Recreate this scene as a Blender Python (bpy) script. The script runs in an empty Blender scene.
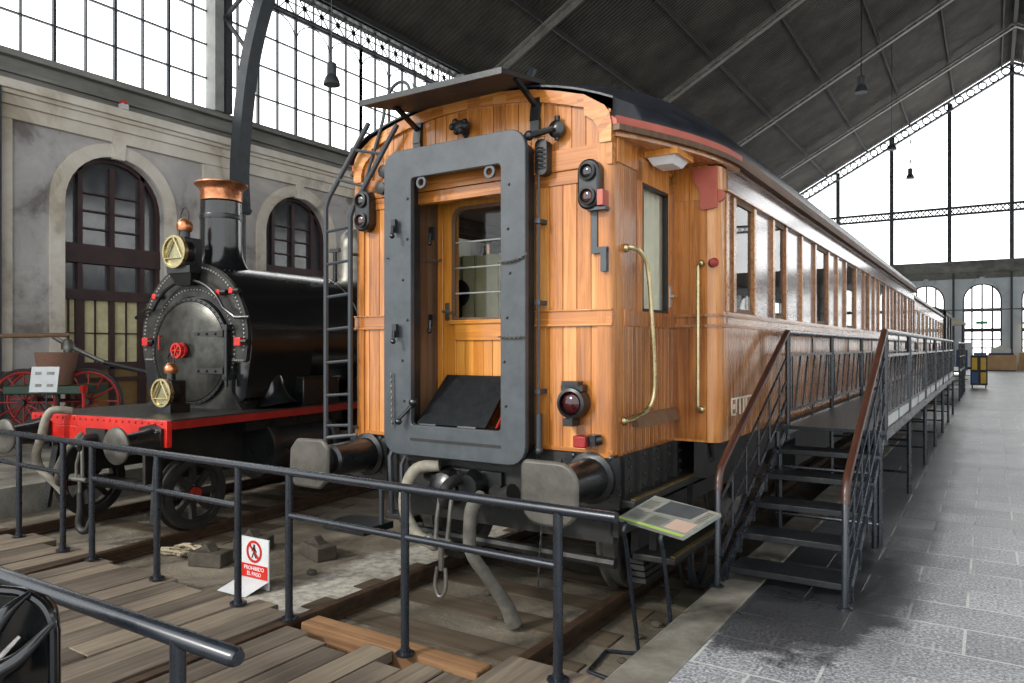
import bpy, bmesh, math, random
from mathutils import Vector, Matrix
random.seed(7)
PI = math.pi
S = bpy.context.scene
COL = S.collection
def rad(a): return a*PI/180

# ---------------------------------------------------------------- materials
def lin(h):
    h = h.lstrip('#'); o = []
    for i in (0, 2, 4):
        c = int(h[i:i+2], 16)/255
        o.append(c/12.92 if c <= .04045 else ((c+.055)/1.055)**2.4)
    return (o[0], o[1], o[2], 1)
class NT:
    def __init__(s, name):
        s.m = bpy.data.materials.new(name); s.m.use_nodes = True
        s.t = s.m.node_tree; s.t.nodes.clear()
        s.out = s.n('ShaderNodeOutputMaterial')
    def n(s, ty, **k):
        nd = s.t.nodes.new(ty)
        for a, v in k.items():
            if a.startswith('i_'): nd.inputs[a[2:].replace('_', ' ')].default_value = v
            else: setattr(nd, a, v)
        return nd
    def l(s, a, b): s.t.links.new(a, b)
    def coord(s, scale=(1, 1, 1), which='Object', loc=(0, 0, 0)):
        tc = s.n('ShaderNodeTexCoord'); mp = s.n('ShaderNodeMapping')
        mp.inputs['Scale'].default_value = scale; mp.inputs['Location'].default_value = loc
        s.l(tc.outputs[which], mp.inputs['Vector']); return mp.outputs['Vector']
    def noise(s, vec, scale=5, detail=4, rough=.55, dist=0):
        nd = s.n('ShaderNodeTexNoise'); nd.inputs['Scale'].default_value = scale
        nd.inputs['Detail'].default_value = detail; nd.inputs['Roughness'].default_value = rough
        nd.inputs['Distortion'].default_value = dist
        s.l(vec, nd.inputs['Vector']); return nd.outputs['Fac']
    def ramp(s, fac, stops):
        r = s.n('ShaderNodeValToRGB'); e = r.color_ramp.elements
        while len(e) < len(stops): e.new(.5)
        for i, (p, c) in enumerate(stops):
            e[i].position = p; e[i].color = c if not isinstance(c, str) else lin(c)
        s.l(fac, r.inputs['Fac']); return r.outputs['Color']
    def mix(s, fac, a, b, mode='MIX'):
        m = s.n('ShaderNodeMix', data_type='RGBA', blend_type=mode)
        for idx, v in ((0, fac), (6, a), (7, b)):
            if isinstance(v, (int, float)): m.inputs[idx].default_value = v
            elif isinstance(v, tuple): m.inputs[idx].default_value = v
            elif isinstance(v, str): m.inputs[idx].default_value = lin(v)
            else: s.l(v, m.inputs[idx])
        return m.outputs[2]
    def math(s, op, a, b=0.0, clamp=False):
        m = s.n('ShaderNodeMath', operation=op); m.use_clamp = clamp
        for i, v in enumerate((a, b)):
            if isinstance(v, (int, float)): m.inputs[i].default_value = v
            else: s.l(v, m.inputs[i])
        return m.outputs[0]
    def bump(s, h, strength=.3, dist=.01):
        b = s.n('ShaderNodeBump'); b.inputs['Strength'].default_value = strength; b.inputs['Distance'].default_value = dist
        s.l(h, b.inputs['Height']); return b.outputs['Normal']
    def pbr(s, color, rough=.5, metal=0, normal=None, coat=0, spec=.5, emit=None):
        p = s.n('ShaderNodeBsdfPrincipled')
        if isinstance(color, tuple): p.inputs['Base Color'].default_value = color
        elif isinstance(color, str): p.inputs['Base Color'].default_value = lin(color)
        else: s.l(color, p.inputs['Base Color'])
        if isinstance(rough, (int, float)): p.inputs['Roughness'].default_value = rough
        else: s.l(rough, p.inputs['Roughness'])
        p.inputs['Metallic'].default_value = metal; p.inputs['Coat Weight'].default_value = coat
        p.inputs['Coat Roughness'].default_value = .12; p.inputs['Specular IOR Level'].default_value = spec
        if normal is not None: s.l(normal, p.inputs['Normal'])
        s.l(p.outputs[0], s.out.inputs[0]); return s.m
def plain(name, a, b=None, rough=.5, metal=0, scale=6, bump=.1, coat=0, spec=.5, det=5):
    t = NT(name); v = t.coord()
    f = t.noise(v, scale, det, .6)
    c = t.ramp(f, [(.3, a), (.7, b or a)])
    r = t.math('ADD', t.math('MULTIPLY', t.noise(v, scale*2.3), .2), rough-.1, True)
    return t.pbr(c, r, metal, t.bump(t.noise(v, scale*8, 3), bump, .004), coat, spec)
def wood(name, dark, mid, light, axis='z', rough=.35, coat=.0, isl=.55, scale=1., bump=.12, spec=.5):
    t = NT(name)
    sc = {'x': (1.3, 26, 26), 'y': (26, 1.3, 26), 'z': (26, 26, 1.3)}[axis]
    v = t.coord(tuple(q*scale for q in sc))
    gi = t.n('ShaderNodeNewGeometry').outputs['Random Per Island']
    va = t.n('ShaderNodeVectorMath', operation='ADD'); t.l(v, va.inputs[0])
    cb = t.n('ShaderNodeCombineXYZ'); g9 = t.math('MULTIPLY', gi, 37.)
    for i in range(3): t.l(g9, cb.inputs[i])
    t.l(cb.outputs[0], va.inputs[1])
    f = t.noise(va.outputs[0], 1.0, 5, .6, .8)
    big = t.noise(t.coord((1.2, 1.2, 1.2)), 1.0, 3)
    x = t.math('ADD', t.math('MULTIPLY', f, 1-isl*.6), t.math('MULTIPLY', gi, isl*.5))
    x = t.math('ADD', x, t.math('MULTIPLY', t.math('SUBTRACT', big, .5), .55))
    c = t.ramp(x, [(.22, dark), (.48, mid), (.78, light)])
    return t.pbr(c, t.math('ADD', t.math('MULTIPLY', f, .18), rough-.09), 0, t.bump(f, bump, .003), coat, spec)
M = {}
M['teak_v'] = wood('varnished teak boards upright', '#7c4517', '#b87331', '#d99d5a', 'z', .27, .4)
M['teak_h'] = wood('varnished teak rail', '#834a1a', '#b47133', '#d39958', 'x', .27, .4)
M['teak_y'] = wood('varnished teak rail along side', '#74441f', '#a86e36', '#c99a62', 'y', .28, .5, bump=.03)
M['teak_side'] = wood('varnished teak side boards', '#6e3e18', '#9c6029', '#c08544', 'z', .28, .5, .4, bump=.04)
M['teak_brt'] = wood('golden varnished door wood', '#a9621c', '#d28a33', '#e6ab5a', 'z', .32, .35)
M['teak_brth'] = wood('golden varnished door rail', '#a9621c', '#d28a33', '#e6ab5a', 'x', .32, .35)
M['teak_dull'] = wood('weathered brown jamb', '#46301f', '#664a34', '#7f644b', 'z', .6, 0)
M['letter'] = wood('polished teak letterboard', '#60504c', '#8c7c78', '#b0a4a2', 'y', .2, .7, bump=.02)
M['old_plank'] = wood('grey brown deck timber', '#3f3830', '#6d6256', '#958873', 'y', .75, 0, .6, .8, .4, .3)
M['old_plank_x'] = wood('grey brown sleeper timber', '#30281f', '#584c3e', '#7e705c', 'x', .85, 0, .8, .8, .6, .2)
M['sleeper_old'] = wood('weathered track sleeper timber', '#352d25', '#52473a', '#736653', 'x', .9, 0, .8, .8, .6, .2)
M['fresh_beam'] = wood('orange brown timber', '#5a412c', '#886647', '#aa875f', 'x', .8, 0, .5, .8, .5, .25)
M['maroon'] = plain('dark maroon joinery', '#2e1c1c', '#40292a', .5, scale=3)
M['ochre'] = plain('ochre door panel', '#6e552f', '#84683c', .6, scale=3)
M['black'] = plain('black paint', '#0c0d0e', '#191a1b', .3, scale=4, bump=.15, spec=.6)
M['black_matt'] = plain('black grimy iron', '#141413', '#272624', .55, scale=7, bump=.3)
M['purlin'] = plain('sooty purlin', '#151413', '#232120', .8, scale=2)
M['faded'] = plain('faded pink print', '#9b8478', '#ab9488', .3)
M['brass_old'] = plain('worn brass strip', '#6b5a34', '#94804f', .4, .6, 9)
M['lime'] = plain('lime green print', '#7f9c47', '#94ad5b', .3)
M['exit'] = plain('exit green', '#2f8f55', '#37a565', .4)
M['black_shine'] = plain('glossy black boiler paint', '#0c0d0e', '#16181a', .2, scale=5, bump=.12, coat=.4)
M['smokebox'] = plain('burnished black smokebox iron', '#1f1f1e', '#42413d', .36, .5, 6, .25)
M['door_iron'] = plain('polished dark iron', '#262622', '#4a4944', .32, .6, 7, .18)
M['rivet'] = plain('worn steel rivet', '#8c8a84', '#aeaca5', .35, .7, 9)
M['grey_paint'] = plain('dark grey frame paint', '#373c40', '#474c50', .42, scale=7, bump=.15)
M['bench'] = plain('dark brown board paint', '#15110f', '#211b18', .55, scale=6)
M['rail_paint'] = plain('blue black railing paint', '#141920', '#20262e', .28, scale=8, bump=.02, spec=.7)
M['red'] = plain('red paint', '#a31712', '#d02a1e', .38, scale=5)
M['dark_red'] = plain('deep red paint', '#7a1714', '#9c221d', .4, scale=5)
M['brick_red'] = plain('faded red paint', '#a14c3c', '#b75f4d', .5, scale=5)
M['brass'] = plain('brass', '#a39468', '#cdbf95', .28, .9, 6)
M['copper'] = plain('copper', '#a3623c', '#d99a72', .3, .9, 9)
M['steel'] = plain('worn steel', '#5a5852', '#7c7a73', .4, .6, 8, .25)
M['buffer'] = plain('worn grey buffer face', '#403e38', '#65615a', .5, .3, 6, .25)
M['chrome'] = plain('bright metal', '#b9b9b6', '#d6d6d2', .2, .9)
M['rail_rust'] = plain('brown rusty rail', '#32261d', '#57412f', .6, .3, 9, .3)
M['rail_top'] = plain('worn rail top', '#60564a', '#857a6c', .35, .7, 9, .2)
M['tread'] = plain('dark grey tread plate', '#121416', '#1f2326', .36, .2, 20, .5)
M['hand_brown'] = plain('brown handrail cover', '#38221a', '#4c2e23', .32, scale=10)
M['curtain'] = plain('cream curtain cloth', '#cfc8b0', '#e6e0cc', .9, scale=4)
M['curtain2'] = plain('yellowed curtain cloth', '#bdb389', '#dcd3a8', .9, scale=4)
M['hose'] = plain('dusty rubber hose', '#6f6a60', '#96907f', .8, scale=14, bump=.4)
M['hose_dark'] = plain('grey rubber hose', '#4c4943', '#6a665e', .8, scale=14, bump=.3)
M['lens'] = plain('dark red glass lens', '#24080a', '#380d10', .12, coat=.4)
M['clear_lens'] = plain('dark glass lens', '#141213', '#221d1d', .08, coat=.8)
M['amber_lens'] = plain('reddish glass lens', '#2e1510', '#40201a', .1, coat=.8)
M['white'] = plain('white enamel', '#d8dadb', '#e6e7e6', .4)
M['offwhite'] = plain('off white board', '#b9bcbd', '#cdcfce', .5)
M['green'] = plain('dark green paint', '#16301f', '#20402a', .4)
M['sand'] = plain('pale brown board', '#a9835b', '#bd966b', .6, scale=2)
M['yellow'] = plain('yellow panel', '#c29a24', '#d5ad36', .5)
M['blue'] = plain('blue panel', '#27466d', '#35598a', .5)
M['rope'] = plain('tan rope fibre', '#8d8069', '#b0a38a', .9, scale=30, bump=.5)
M['block'] = plain('grey brown timber block', '#352f28', '#50493e', .85, scale=9, bump=.4)
M['roof_black'] = plain('black roofing felt', '#111216', '#262a33', .36, scale=5, bump=.3)
M['iron_grey'] = plain('dark grey painted iron', '#2c3034', '#3c4145', .5, scale=4)
M['iron_pale'] = plain('pale grey painted iron', '#83847f', '#9a9b96', .5, scale=3)
M['rafter'] = plain('dusty iron rafter', '#55514a', '#77726a', .6, scale=2)
M['lattice'] = plain('blue grey lattice iron', '#3d434b', '#566068', .5, scale=4)
M['wicker'] = None
def mk_special():
    # wicker
    t = NT('woven wicker'); v = t.coord((1, 1, 1))
    w = t.n('ShaderNodeTexWave', wave_type='BANDS', bands_direction='Z'); w.inputs['Scale'].default_value = 22; w.inputs['Distortion'].default_value = 6; w.inputs['Detail Scale'].default_value = 8
    t.l(v, w.inputs['Vector'])
    M['wicker'] = t.pbr(t.ramp(w.outputs['Fac'], [(.2, '#5e3c2c'), (.8, '#b58b74')]), .7, 0, t.bump(w.outputs['Fac'], .6, .02))
    # frosted hall glazing: daylight behind
    t = NT('daylit frosted glazing'); v = t.coord()
    c = t.ramp(t.noise(v, .35, 5, .6), [(.25, '#dfe3e6'), (.6, '#fbfbfa')])
    e = t.n('ShaderNodeEmission'); t.l(c, e.inputs['Color']); e.inputs['Strength'].default_value = 3.5
    t.l(e.outputs[0], t.out.inputs[0]); M['daylight'] = t.m
    # thin clear glass
    t = NT('clear window glass')
    tr = t.n('ShaderNodeBsdfTransparent'); tr.inputs[0].default_value = (.86, .9, .9, 1)
    gl = t.n('ShaderNodeBsdfGlossy'); gl.inputs['Roughness'].default_value = .02
    ge = t.n('ShaderNodeNewGeometry'); dt = t.n('ShaderNodeVectorMath', operation='DOT_PRODUCT'); t.l(ge.outputs['Normal'], dt.inputs[0]); t.l(ge.outputs['Incoming'], dt.inputs[1])
    cz = t.math('ABSOLUTE', dt.outputs['Value']); fz = t.math('ADD', t.math('MULTIPLY', t.math('POWER', t.math('SUBTRACT', 1.0, cz), 5.0), .9), .05)
    mx = t.n('ShaderNodeMixShader'); t.l(fz, mx.inputs[0]); t.l(tr.outputs[0], mx.inputs[1]); t.l(gl.outputs[0], mx.inputs[2])
    t.l(mx.outputs[0], t.out.inputs[0]); M['glass'] = t.m
    M['dark_glass'] = plain('dusty dark window glass', '#34363a', '#4a4b4d', .12, scale=1.5, bump=.02, spec=.9)
    # stained plaster
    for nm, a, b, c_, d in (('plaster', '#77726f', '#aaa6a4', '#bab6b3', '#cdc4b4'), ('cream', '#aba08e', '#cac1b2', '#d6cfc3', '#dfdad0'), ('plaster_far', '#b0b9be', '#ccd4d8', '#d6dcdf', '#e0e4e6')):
        t = NT(nm+' wall plaster'); v = t.coord()
        f = t.noise(v, .8, 8, .62, .6)
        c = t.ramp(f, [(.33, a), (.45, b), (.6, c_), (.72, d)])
        f2 = t.noise(v, .35, 6, .7)
        k = t.ramp(f2, [(.56, (0, 0, 0, 1)), (.64, (1, 1, 1, 1))])
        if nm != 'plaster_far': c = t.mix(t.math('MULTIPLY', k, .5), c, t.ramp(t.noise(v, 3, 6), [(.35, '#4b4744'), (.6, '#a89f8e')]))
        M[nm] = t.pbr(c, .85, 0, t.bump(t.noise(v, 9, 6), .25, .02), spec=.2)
    t = NT('grey weathered stone band'); v = t.coord((1, .35, 1.5))
    M['band'] = t.pbr(t.ramp(t.noise(v, 1.2, 7, .65), [(.3, '#58574f'), (.55, '#7d7c77'), (.75, '#94928b')]), .85, 0, t.bump(t.noise(v, 8, 5), .3, .02), spec=.2)
    # corrugated roof sheeting
    t = NT('sooty corrugated roof sheets'); v = t.coord()
    w = t.n('ShaderNodeTexWave', wave_type='BANDS', bands_direction='Y'); w.inputs['Scale'].default_value = 1.5; w.inputs['Distortion'].default_value = .3
    t.l(v, w.inputs['Vector'])
    f = t.noise(v, .5, 6, .65)
    c = t.ramp(f, [(.3, '#2a2825'), (.55, '#48453f'), (.75, '#605c53')])
    c = t.mix(.55, c, t.ramp(w.outputs['Fac'], [(0, '#3a3833'), (1, '#c9c6bb')]), 'MULTIPLY')
    M['roof'] = t.pbr(c, .8, 0, t.bump(w.outputs['Fac'], .7, .06), spec=.2)
    # stone paving
    t = NT('hammered grey stone paving'); v = t.coord((1, 1, 1), loc=(.12, .09, 0))
    b = t.n('ShaderNodeTexBrick'); t.l(v, b.inputs['Vector'])
    b.offset = .5; b.inputs['Scale'].default_value = 1; b.inputs['Brick Width'].default_value = .6; b.inputs['Row Height'].default_value = .43
    b.inputs['Mortar Size'].default_value = .010; b.inputs['Mortar Smooth'].default_value = .3; b.inputs['Bias'].default_value = 0
    b.inputs['Color1'].default_value = (.45, .45, .45, 1); b.inputs['Color2'].default_value = (.75, .75, .75, 1); b.inputs['Mortar'].default_value = (.5, .5, .5, 1)
    v2 = t.coord()
    sp = t.noise(v2, 55, 3, .7); patch = t.noise(v2, .9, 5, .6)
    c = t.ramp(t.math('ADD', t.math('MULTIPLY', sp, .75), t.math('MULTIPLY', patch, .25)), [(.38, '#4e5054'), (.5, '#8a8c8f'), (.62, '#c2c3c3')])
    c = t.mix(.8, c, b.outputs['Color'], 'MULTIPLY'); c = t.mix(1.0, c, (1.5, 1.5, 1.52, 1), 'MULTIPLY')
    c = t.mix(t.math('MULTIPLY', b.outputs['Fac'], .62), c, t.ramp(t.noise(v2, .7, 3), [(.36, '#4a4c4e'), (.5, '#d6d6d2')]))
    # damp dark stain spread on the stone by the stair foot
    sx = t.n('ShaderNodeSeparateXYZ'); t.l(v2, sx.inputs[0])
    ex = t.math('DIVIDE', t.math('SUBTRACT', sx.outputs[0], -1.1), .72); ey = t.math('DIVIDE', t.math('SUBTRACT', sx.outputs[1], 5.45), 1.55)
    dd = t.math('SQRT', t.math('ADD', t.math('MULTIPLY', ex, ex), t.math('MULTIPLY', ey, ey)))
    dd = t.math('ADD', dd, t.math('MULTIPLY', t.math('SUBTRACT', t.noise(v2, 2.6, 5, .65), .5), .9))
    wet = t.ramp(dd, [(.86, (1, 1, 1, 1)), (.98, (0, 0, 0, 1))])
    # paving colour darkened under and along the walkway
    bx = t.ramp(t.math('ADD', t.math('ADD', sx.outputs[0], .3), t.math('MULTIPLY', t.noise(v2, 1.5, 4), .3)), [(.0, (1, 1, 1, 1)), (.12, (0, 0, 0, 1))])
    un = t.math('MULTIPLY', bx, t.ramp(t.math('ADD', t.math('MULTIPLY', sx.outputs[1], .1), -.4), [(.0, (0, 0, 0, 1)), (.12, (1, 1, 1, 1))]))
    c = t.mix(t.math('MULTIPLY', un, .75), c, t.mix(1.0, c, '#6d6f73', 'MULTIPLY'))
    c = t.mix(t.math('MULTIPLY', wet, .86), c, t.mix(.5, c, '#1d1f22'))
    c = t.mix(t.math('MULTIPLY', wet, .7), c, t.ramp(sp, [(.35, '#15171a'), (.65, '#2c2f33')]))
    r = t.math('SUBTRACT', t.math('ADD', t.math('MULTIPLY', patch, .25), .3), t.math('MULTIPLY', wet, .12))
    h = t.math('SUBTRACT', t.math('MULTIPLY', sp, .35), t.math('MULTIPLY', b.outputs['Fac'], .8))
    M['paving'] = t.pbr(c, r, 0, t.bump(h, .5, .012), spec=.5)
    # sandy concrete ground between tracks
    t = NT('dusty concrete and ballast'); v = t.coord()
    f = t.noise(v, 1.1, 8, .65, .4)
    c = t.ramp(f, [(.3, '#3f392f'), (.5, '#6f675a'), (.68, '#8f8677')])
    sx = t.n('ShaderNodeSeparateXYZ'); t.l(v, sx.inputs[0])
    # pale worn concrete strip beside the rail
    q = t.math('ABSOLUTE', t.math('SUBTRACT', sx.outputs[0], -4.62)); q = t.math('ADD', q, t.math('MULTIPLY', t.math('SUBTRACT', t.noise(v, 2.5, 5), .5), .7))
    k = t.ramp(q, [(.2, (1, 1, 1, 1)), (.36, (0, 0, 0, 1))])
    c = t.mix(t.math('MULTIPLY', k, .75), c, t.ramp(t.noise(v, 14, 5), [(.3, '#928c80'), (.6, '#cfcabf')]))
    M['ground'] = t.pbr(c, .9, 0, t.bump(t.noise(v, 24, 6, .7), .5, .03), spec=.2)
    t = NT('pale granite kerb'); v = t.coord()
    c = t.ramp(t.noise(v, 1.8, 8, .65), [(.32, '#3e3b35'), (.52, '#6f6b62'), (.7, '#8f8b81')])
    M['kerb'] = t.pbr(c, .75, 0, t.bump(t.noise(v, 40, 4), .3, .01), spec=.3)
    # printed information panel
    t = NT('printed information panel'); v = t.coord((1, 1, 1), 'Generated')
    sx = t.n('ShaderNodeSeparateXYZ'); t.l(v, sx.inputs[0])
    c = t.ramp(t.noise(v, 4, 4), [(.3, '#68716b'), (.7, '#8a8981')])
    M['panel'] = t.pbr(c, .18, 0, None, .6)
mk_special()

# ---------------------------------------------------------------- geometry helpers
class MB:
    def __init__(s): s.v = []; s.f = []
    def add(s, vs, fs):
        o = len(s.v); s.v += [tuple(q) for q in vs]; s.f += [tuple(i+o for i in f) for f in fs]; return s
    def box(s, x0, x1, y0, y1, z0, z1):
        vs = [(x, y, z) for x in (x0, x1) for y in (y0, y1) for z in (z0, z1)]
        return s.add(vs, [(0, 1, 3, 2), (4, 6, 7, 5), (0, 4, 5, 1), (2, 3, 7, 6), (0, 2, 6, 4), (1, 5, 7, 3)])
    def obox(s, c, size, rot=None):
        c = Vector(c); R = rot or Matrix.Identity(3)
        vs = [c + R @ Vector((a*size[0]/2, b*size[1]/2, d*size[2]/2)) for a in (-1, 1) for b in (-1, 1) for d in (-1, 1)]
        return s.add(vs, [(0, 1, 3, 2), (4, 6, 7, 5), (0, 4, 5, 1), (2, 3, 7, 6), (0, 2, 6, 4), (1, 5, 7, 3)])
    def bar(s, p0, p1, w, h):      # rectangular bar between two points (w sideways, h in the other)
        p0, p1 = Vector(p0), Vector(p1); d = (p1-p0); L = d.length; d.normalize()
        up = Vector((0, 0, 1)) if abs(d.z) < .95 else Vector((0, 1, 0))
        a = d.cross(up).normalized(); b = a.cross(d).normalized()
        R = Matrix((a, d, b)).transposed()
        return s.obox((p0+p1)/2, (w, L, h), R)
    def tube(s, pts, r, n=8, closed=False):
        if len(pts) in (7, 8, 9, 5, 6) and not closed:
            if isinstance(r, (list, tuple)): r = splr(list(r))
            pts = spl(pts)
        P = [Vector(p) for p in pts]; N = len(P); rs = r if isinstance(r, (list, tuple)) else [r]*N
        vs = []; fs = []; prev = None
        for i in range(N):
            if closed: t = P[(i+1) % N]-P[i-1]
            else: t = P[min(i+1, N-1)]-P[max(i-1, 0)]
            t.normalize()
            if prev is None:
                u = Vector((0, 0, 1)) if abs(t.z) < .9 else Vector((1, 0, 0)); a = t.cross(u).normalized()
            else: a = (prev-t*prev.dot(t)).normalized()
            prev = a; b = t.cross(a)
            for k in range(n):
                w = 2*PI*k/n; vs.append(P[i]+(a*math.cos(w)+b*math.sin(w))*rs[i])
        m = N if closed else N-1
        for i in range(m):
            for k in range(n):
                j = (i+1) % N
                fs.append((i*n+k, i*n+(k+1) % n, j*n+(k+1) % n, j*n+k))
        if not closed: fs += [tuple(range(n)), tuple(range((N-1)*n, N*n))]
        return s.add(vs, fs)
    def cyl(s, p0, p1, r0, r1=None, n=16): return s.tube([p0, p1], [r0, r0 if r1 is None else r1], n)
    def lathe(s, prof, o=(0, 0, 0), ax=(0, 0, 1), n=24, a0=0, a1=2*PI):
        o = Vector(o); ax = Vector(ax).normalized(); u = Vector((1, 0, 0)) if abs(ax.x) < .9 else Vector((0, 1, 0))
        a = (u-ax*u.dot(ax)).normalized(); b = ax.cross(a); full = abs(a1-a0) > 6.28
        K = n if full else n+1; vs = []; fs = []
        for (r, h) in prof:
            for k in range(K):
                w = a0+(a1-a0)*k/n; vs.append(o+ax*h+(a*math.cos(w)+b*math.sin(w))*max(r, .0004))
        for i in range(len(prof)-1):
            for k in range(n):
                k2 = (k+1) % K
                fs.append((i*K+k, i*K+k2, (i+1)*K+k2, (i+1)*K+k))
        if prof[0] != prof[-1]: fs += [tuple(range(K)), tuple(range((len(prof)-1)*K, len(prof)*K))]
        return s.add(vs, fs)
    def prism(s, poly, off):
        n = len(poly); off = Vector(off); vs = [Vector(p) for p in poly]; vs += [p+off for p in vs]
        fs = [tuple(range(n)), tuple(range(n, 2*n))]+[(i, (i+1) % n, n+(i+1) % n, n+i) for i in range(n)]
        return s.add(vs, fs)
    def ring(s, outer, inner, off):  # equal length loops
        n = len(outer); off = Vector(off)
        A = [Vector(p) for p in outer]; B = [Vector(p) for p in inner]
        vs = A+B+[p+off for p in A]+[p+off for p in B]; fs = []
        for i in range(n):
            j = (i+1) % n
            fs += [(i, j, n+j, n+i), (2*n+i, 2*n+j, 3*n+j, 3*n+i), (i, j, 2*n+j, 2*n+i), (n+i, n+j, 3*n+j, 3*n+i)]
        return s.add(vs, fs)
    def quad(s, a, b, c, d): return s.add([a, b, c, d], [(0, 1, 2, 3)])
    def ball(s, c, r, n=6, m=4, sc=(1, 1, 1)):
        vs = []; fs = []
        for i in range(m+1):
            th = PI*i/m
            for k in range(n):
                w = 2*PI*k/n
                vs.append((c[0]+sc[0]*r*max(math.sin(th), .001)*math.cos(w), c[1]+sc[1]*r*max(math.sin(th), .001)*math.sin(w), c[2]+sc[2]*r*math.cos(th)))
        for i in range(m):
            for k in range(n): fs.append((i*n+k, i*n+(k+1) % n, (i+1)*n+(k+1) % n, (i+1)*n+k))
        return s.add(vs, fs)
    def grid(s, rows):
        n = len(rows[0]); vs = [p for r in rows for p in r]; fs = []
        for i in range(len(rows)-1):
            for k in range(n-1): fs.append((i*n+k, i*n+k+1, (i+1)*n+k+1, (i+1)*n+k))
        return s.add(vs, fs)
    def merge(s, o): return s.add(o.v, o.f)
def rrect(x0, x1, z0, z1, r, n=5):   # rounded rectangle loop in (u, v)
    out = []
    rs = r if isinstance(r, (list, tuple)) else [r]*4
    for (cx, cz, a, q) in ((x1-rs[0], z1-rs[0], 0, rs[0]), (x0+rs[1], z1-rs[1], 90, rs[1]), (x0+rs[2], z0+rs[2], 180, rs[2]), (x1-rs[3], z0+rs[3], 270, rs[3])):
        for k in range(n+1):
            w = rad(a+90*k/n); out.append((cx+q*math.cos(w), cz+q*math.sin(w)))
    return out
BASE = {}
def root_of(o):
    while o.parent: o = o.parent
    return o
def link_mesh(name, mb, mat, smooth=40, bevel=0):
    me = bpy.data.meshes.new(name); me.from_pydata(mb.v, [], mb.f)
    bm = bmesh.new(); bm.from_mesh(me); bmesh.ops.recalc_face_normals(bm, faces=bm.faces); bm.to_mesh(me); bm.free()
    me.polygons.foreach_set('use_smooth', [True]*len(me.polygons))
    me.set_sharp_from_angle(angle=rad(smooth)); me.materials.append(M[mat])
    o = bpy.data.objects.new(name, me); COL.objects.link(o)
    if bevel:
        m = o.modifiers.new('bevel', 'BEVEL'); m.width = bevel; m.segments = 2; m.limit_method = 'ANGLE'
    return o
def thing(name, label, cat, loc=(0, 0, 0), rz=0, group=None):
    o = bpy.data.objects.new(name, None); COL.objects.link(o); o.empty_display_size = .1
    o.location = loc; o.rotation_euler = (0, 0, rz); o['label'] = label; o['category'] = cat
    if group: o['group'] = group
    return o
def part(name, mb, mat, parent, label=None, smooth=40, bevel=0, world=False):
    if world:
        l = root_of(parent).location; mb.v = [(a-l.x, b-l.y, c-l.z) for a, b, c in mb.v]
    o = link_mesh(name, mb, mat, smooth, bevel); o.parent = parent
    if label: o['label'] = label
    return o
def solid(name, mb, mat, label, cat, loc=(0, 0, 0), group=None, smooth=40, bevel=0):   # one-mesh thing, mb in world coordinates
    mb.v = [(a-loc[0], b-loc[1], c-loc[2]) for a, b, c in mb.v]
    o = link_mesh(name, mb, mat, smooth, bevel); o.location = loc; o['label'] = label; o['category'] = cat
    if group: o['group'] = group
    return o
def struct(name, mb, mat, parent=None, smooth=40, bevel=0):
    o = link_mesh(name, mb, mat, smooth, bevel)
    if parent: o.parent = parent
    else: o['kind'] = 'structure'
    return o
def copy_thing(r, loc, rz=None, label=None):
    c = r.copy(); COL.objects.link(c); c.location = loc
    if rz is not None: c.rotation_euler = (0, 0, rz)
    if label: c['label'] = label
    for ch in list(r.children):
        d = ch.copy(); COL.objects.link(d); d.parent = c
        for g in list(ch.children):
            e = g.copy(); COL.objects.link(e); e.parent = d
    return c
def lerp(a, b, t): return a+(b-a)*t
def spl(pts, n=5):
    P = [Vector(p) for p in pts]; out = []
    for i in range(len(P)-1):
        p0, p1, p2, p3 = P[max(i-1, 0)], P[i], P[i+1], P[min(i+2, len(P)-1)]
        d = max((p2-p1).length, 1e-5); m1 = (p2-p0)/max((p2-p0).length, 1e-5)*d; m2 = (p3-p1)/max((p3-p1).length, 1e-5)*d
        for k in range(n):
            t = k/n; out.append(p1*(2*t**3-3*t*t+1)+m1*(t**3-2*t*t+t)+p2*(-2*t**3+3*t*t)+m2*(t**3-t*t))
    return out+[P[-1]]
def splr(rs, n=5):
    out = []
    for a, b in zip(rs, rs[1:]): out += [lerp(a, b, k/n) for k in range(n)]
    return out+[rs[-1]]

# ================================================================ SETTING
ZR = -.22          # rail head level, platform paving is z = 0
XW, XR, YE, Y0 = -17., 19.6, 63.2, -4.
BAY = 5.33; RIDGE = 1.3
def zroof(x): return 21.3+.545*(x if x < RIDGE else 2*RIDGE-x)
# ground between the platforms, platforms
struct('floor_trackbed', MB().box(-11, -1.0, -6, YE, -.6, -.345), 'ground')
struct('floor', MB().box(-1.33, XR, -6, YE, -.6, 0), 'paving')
struct('trim_1', MB().box(-1.61, -1.33, -6, YE, -.6, .004), 'kerb', bevel=.015)
pl = MB(); pl.prism([(-9.35, -6, -.6), (-9.62, 3.0, -.6), (-12.4, YE, -.6), (XW, YE, -.6), (XW, -6, -.6)], (0, 0, .6))
struct('floor_left_platform', pl, 'kerb')

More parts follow.
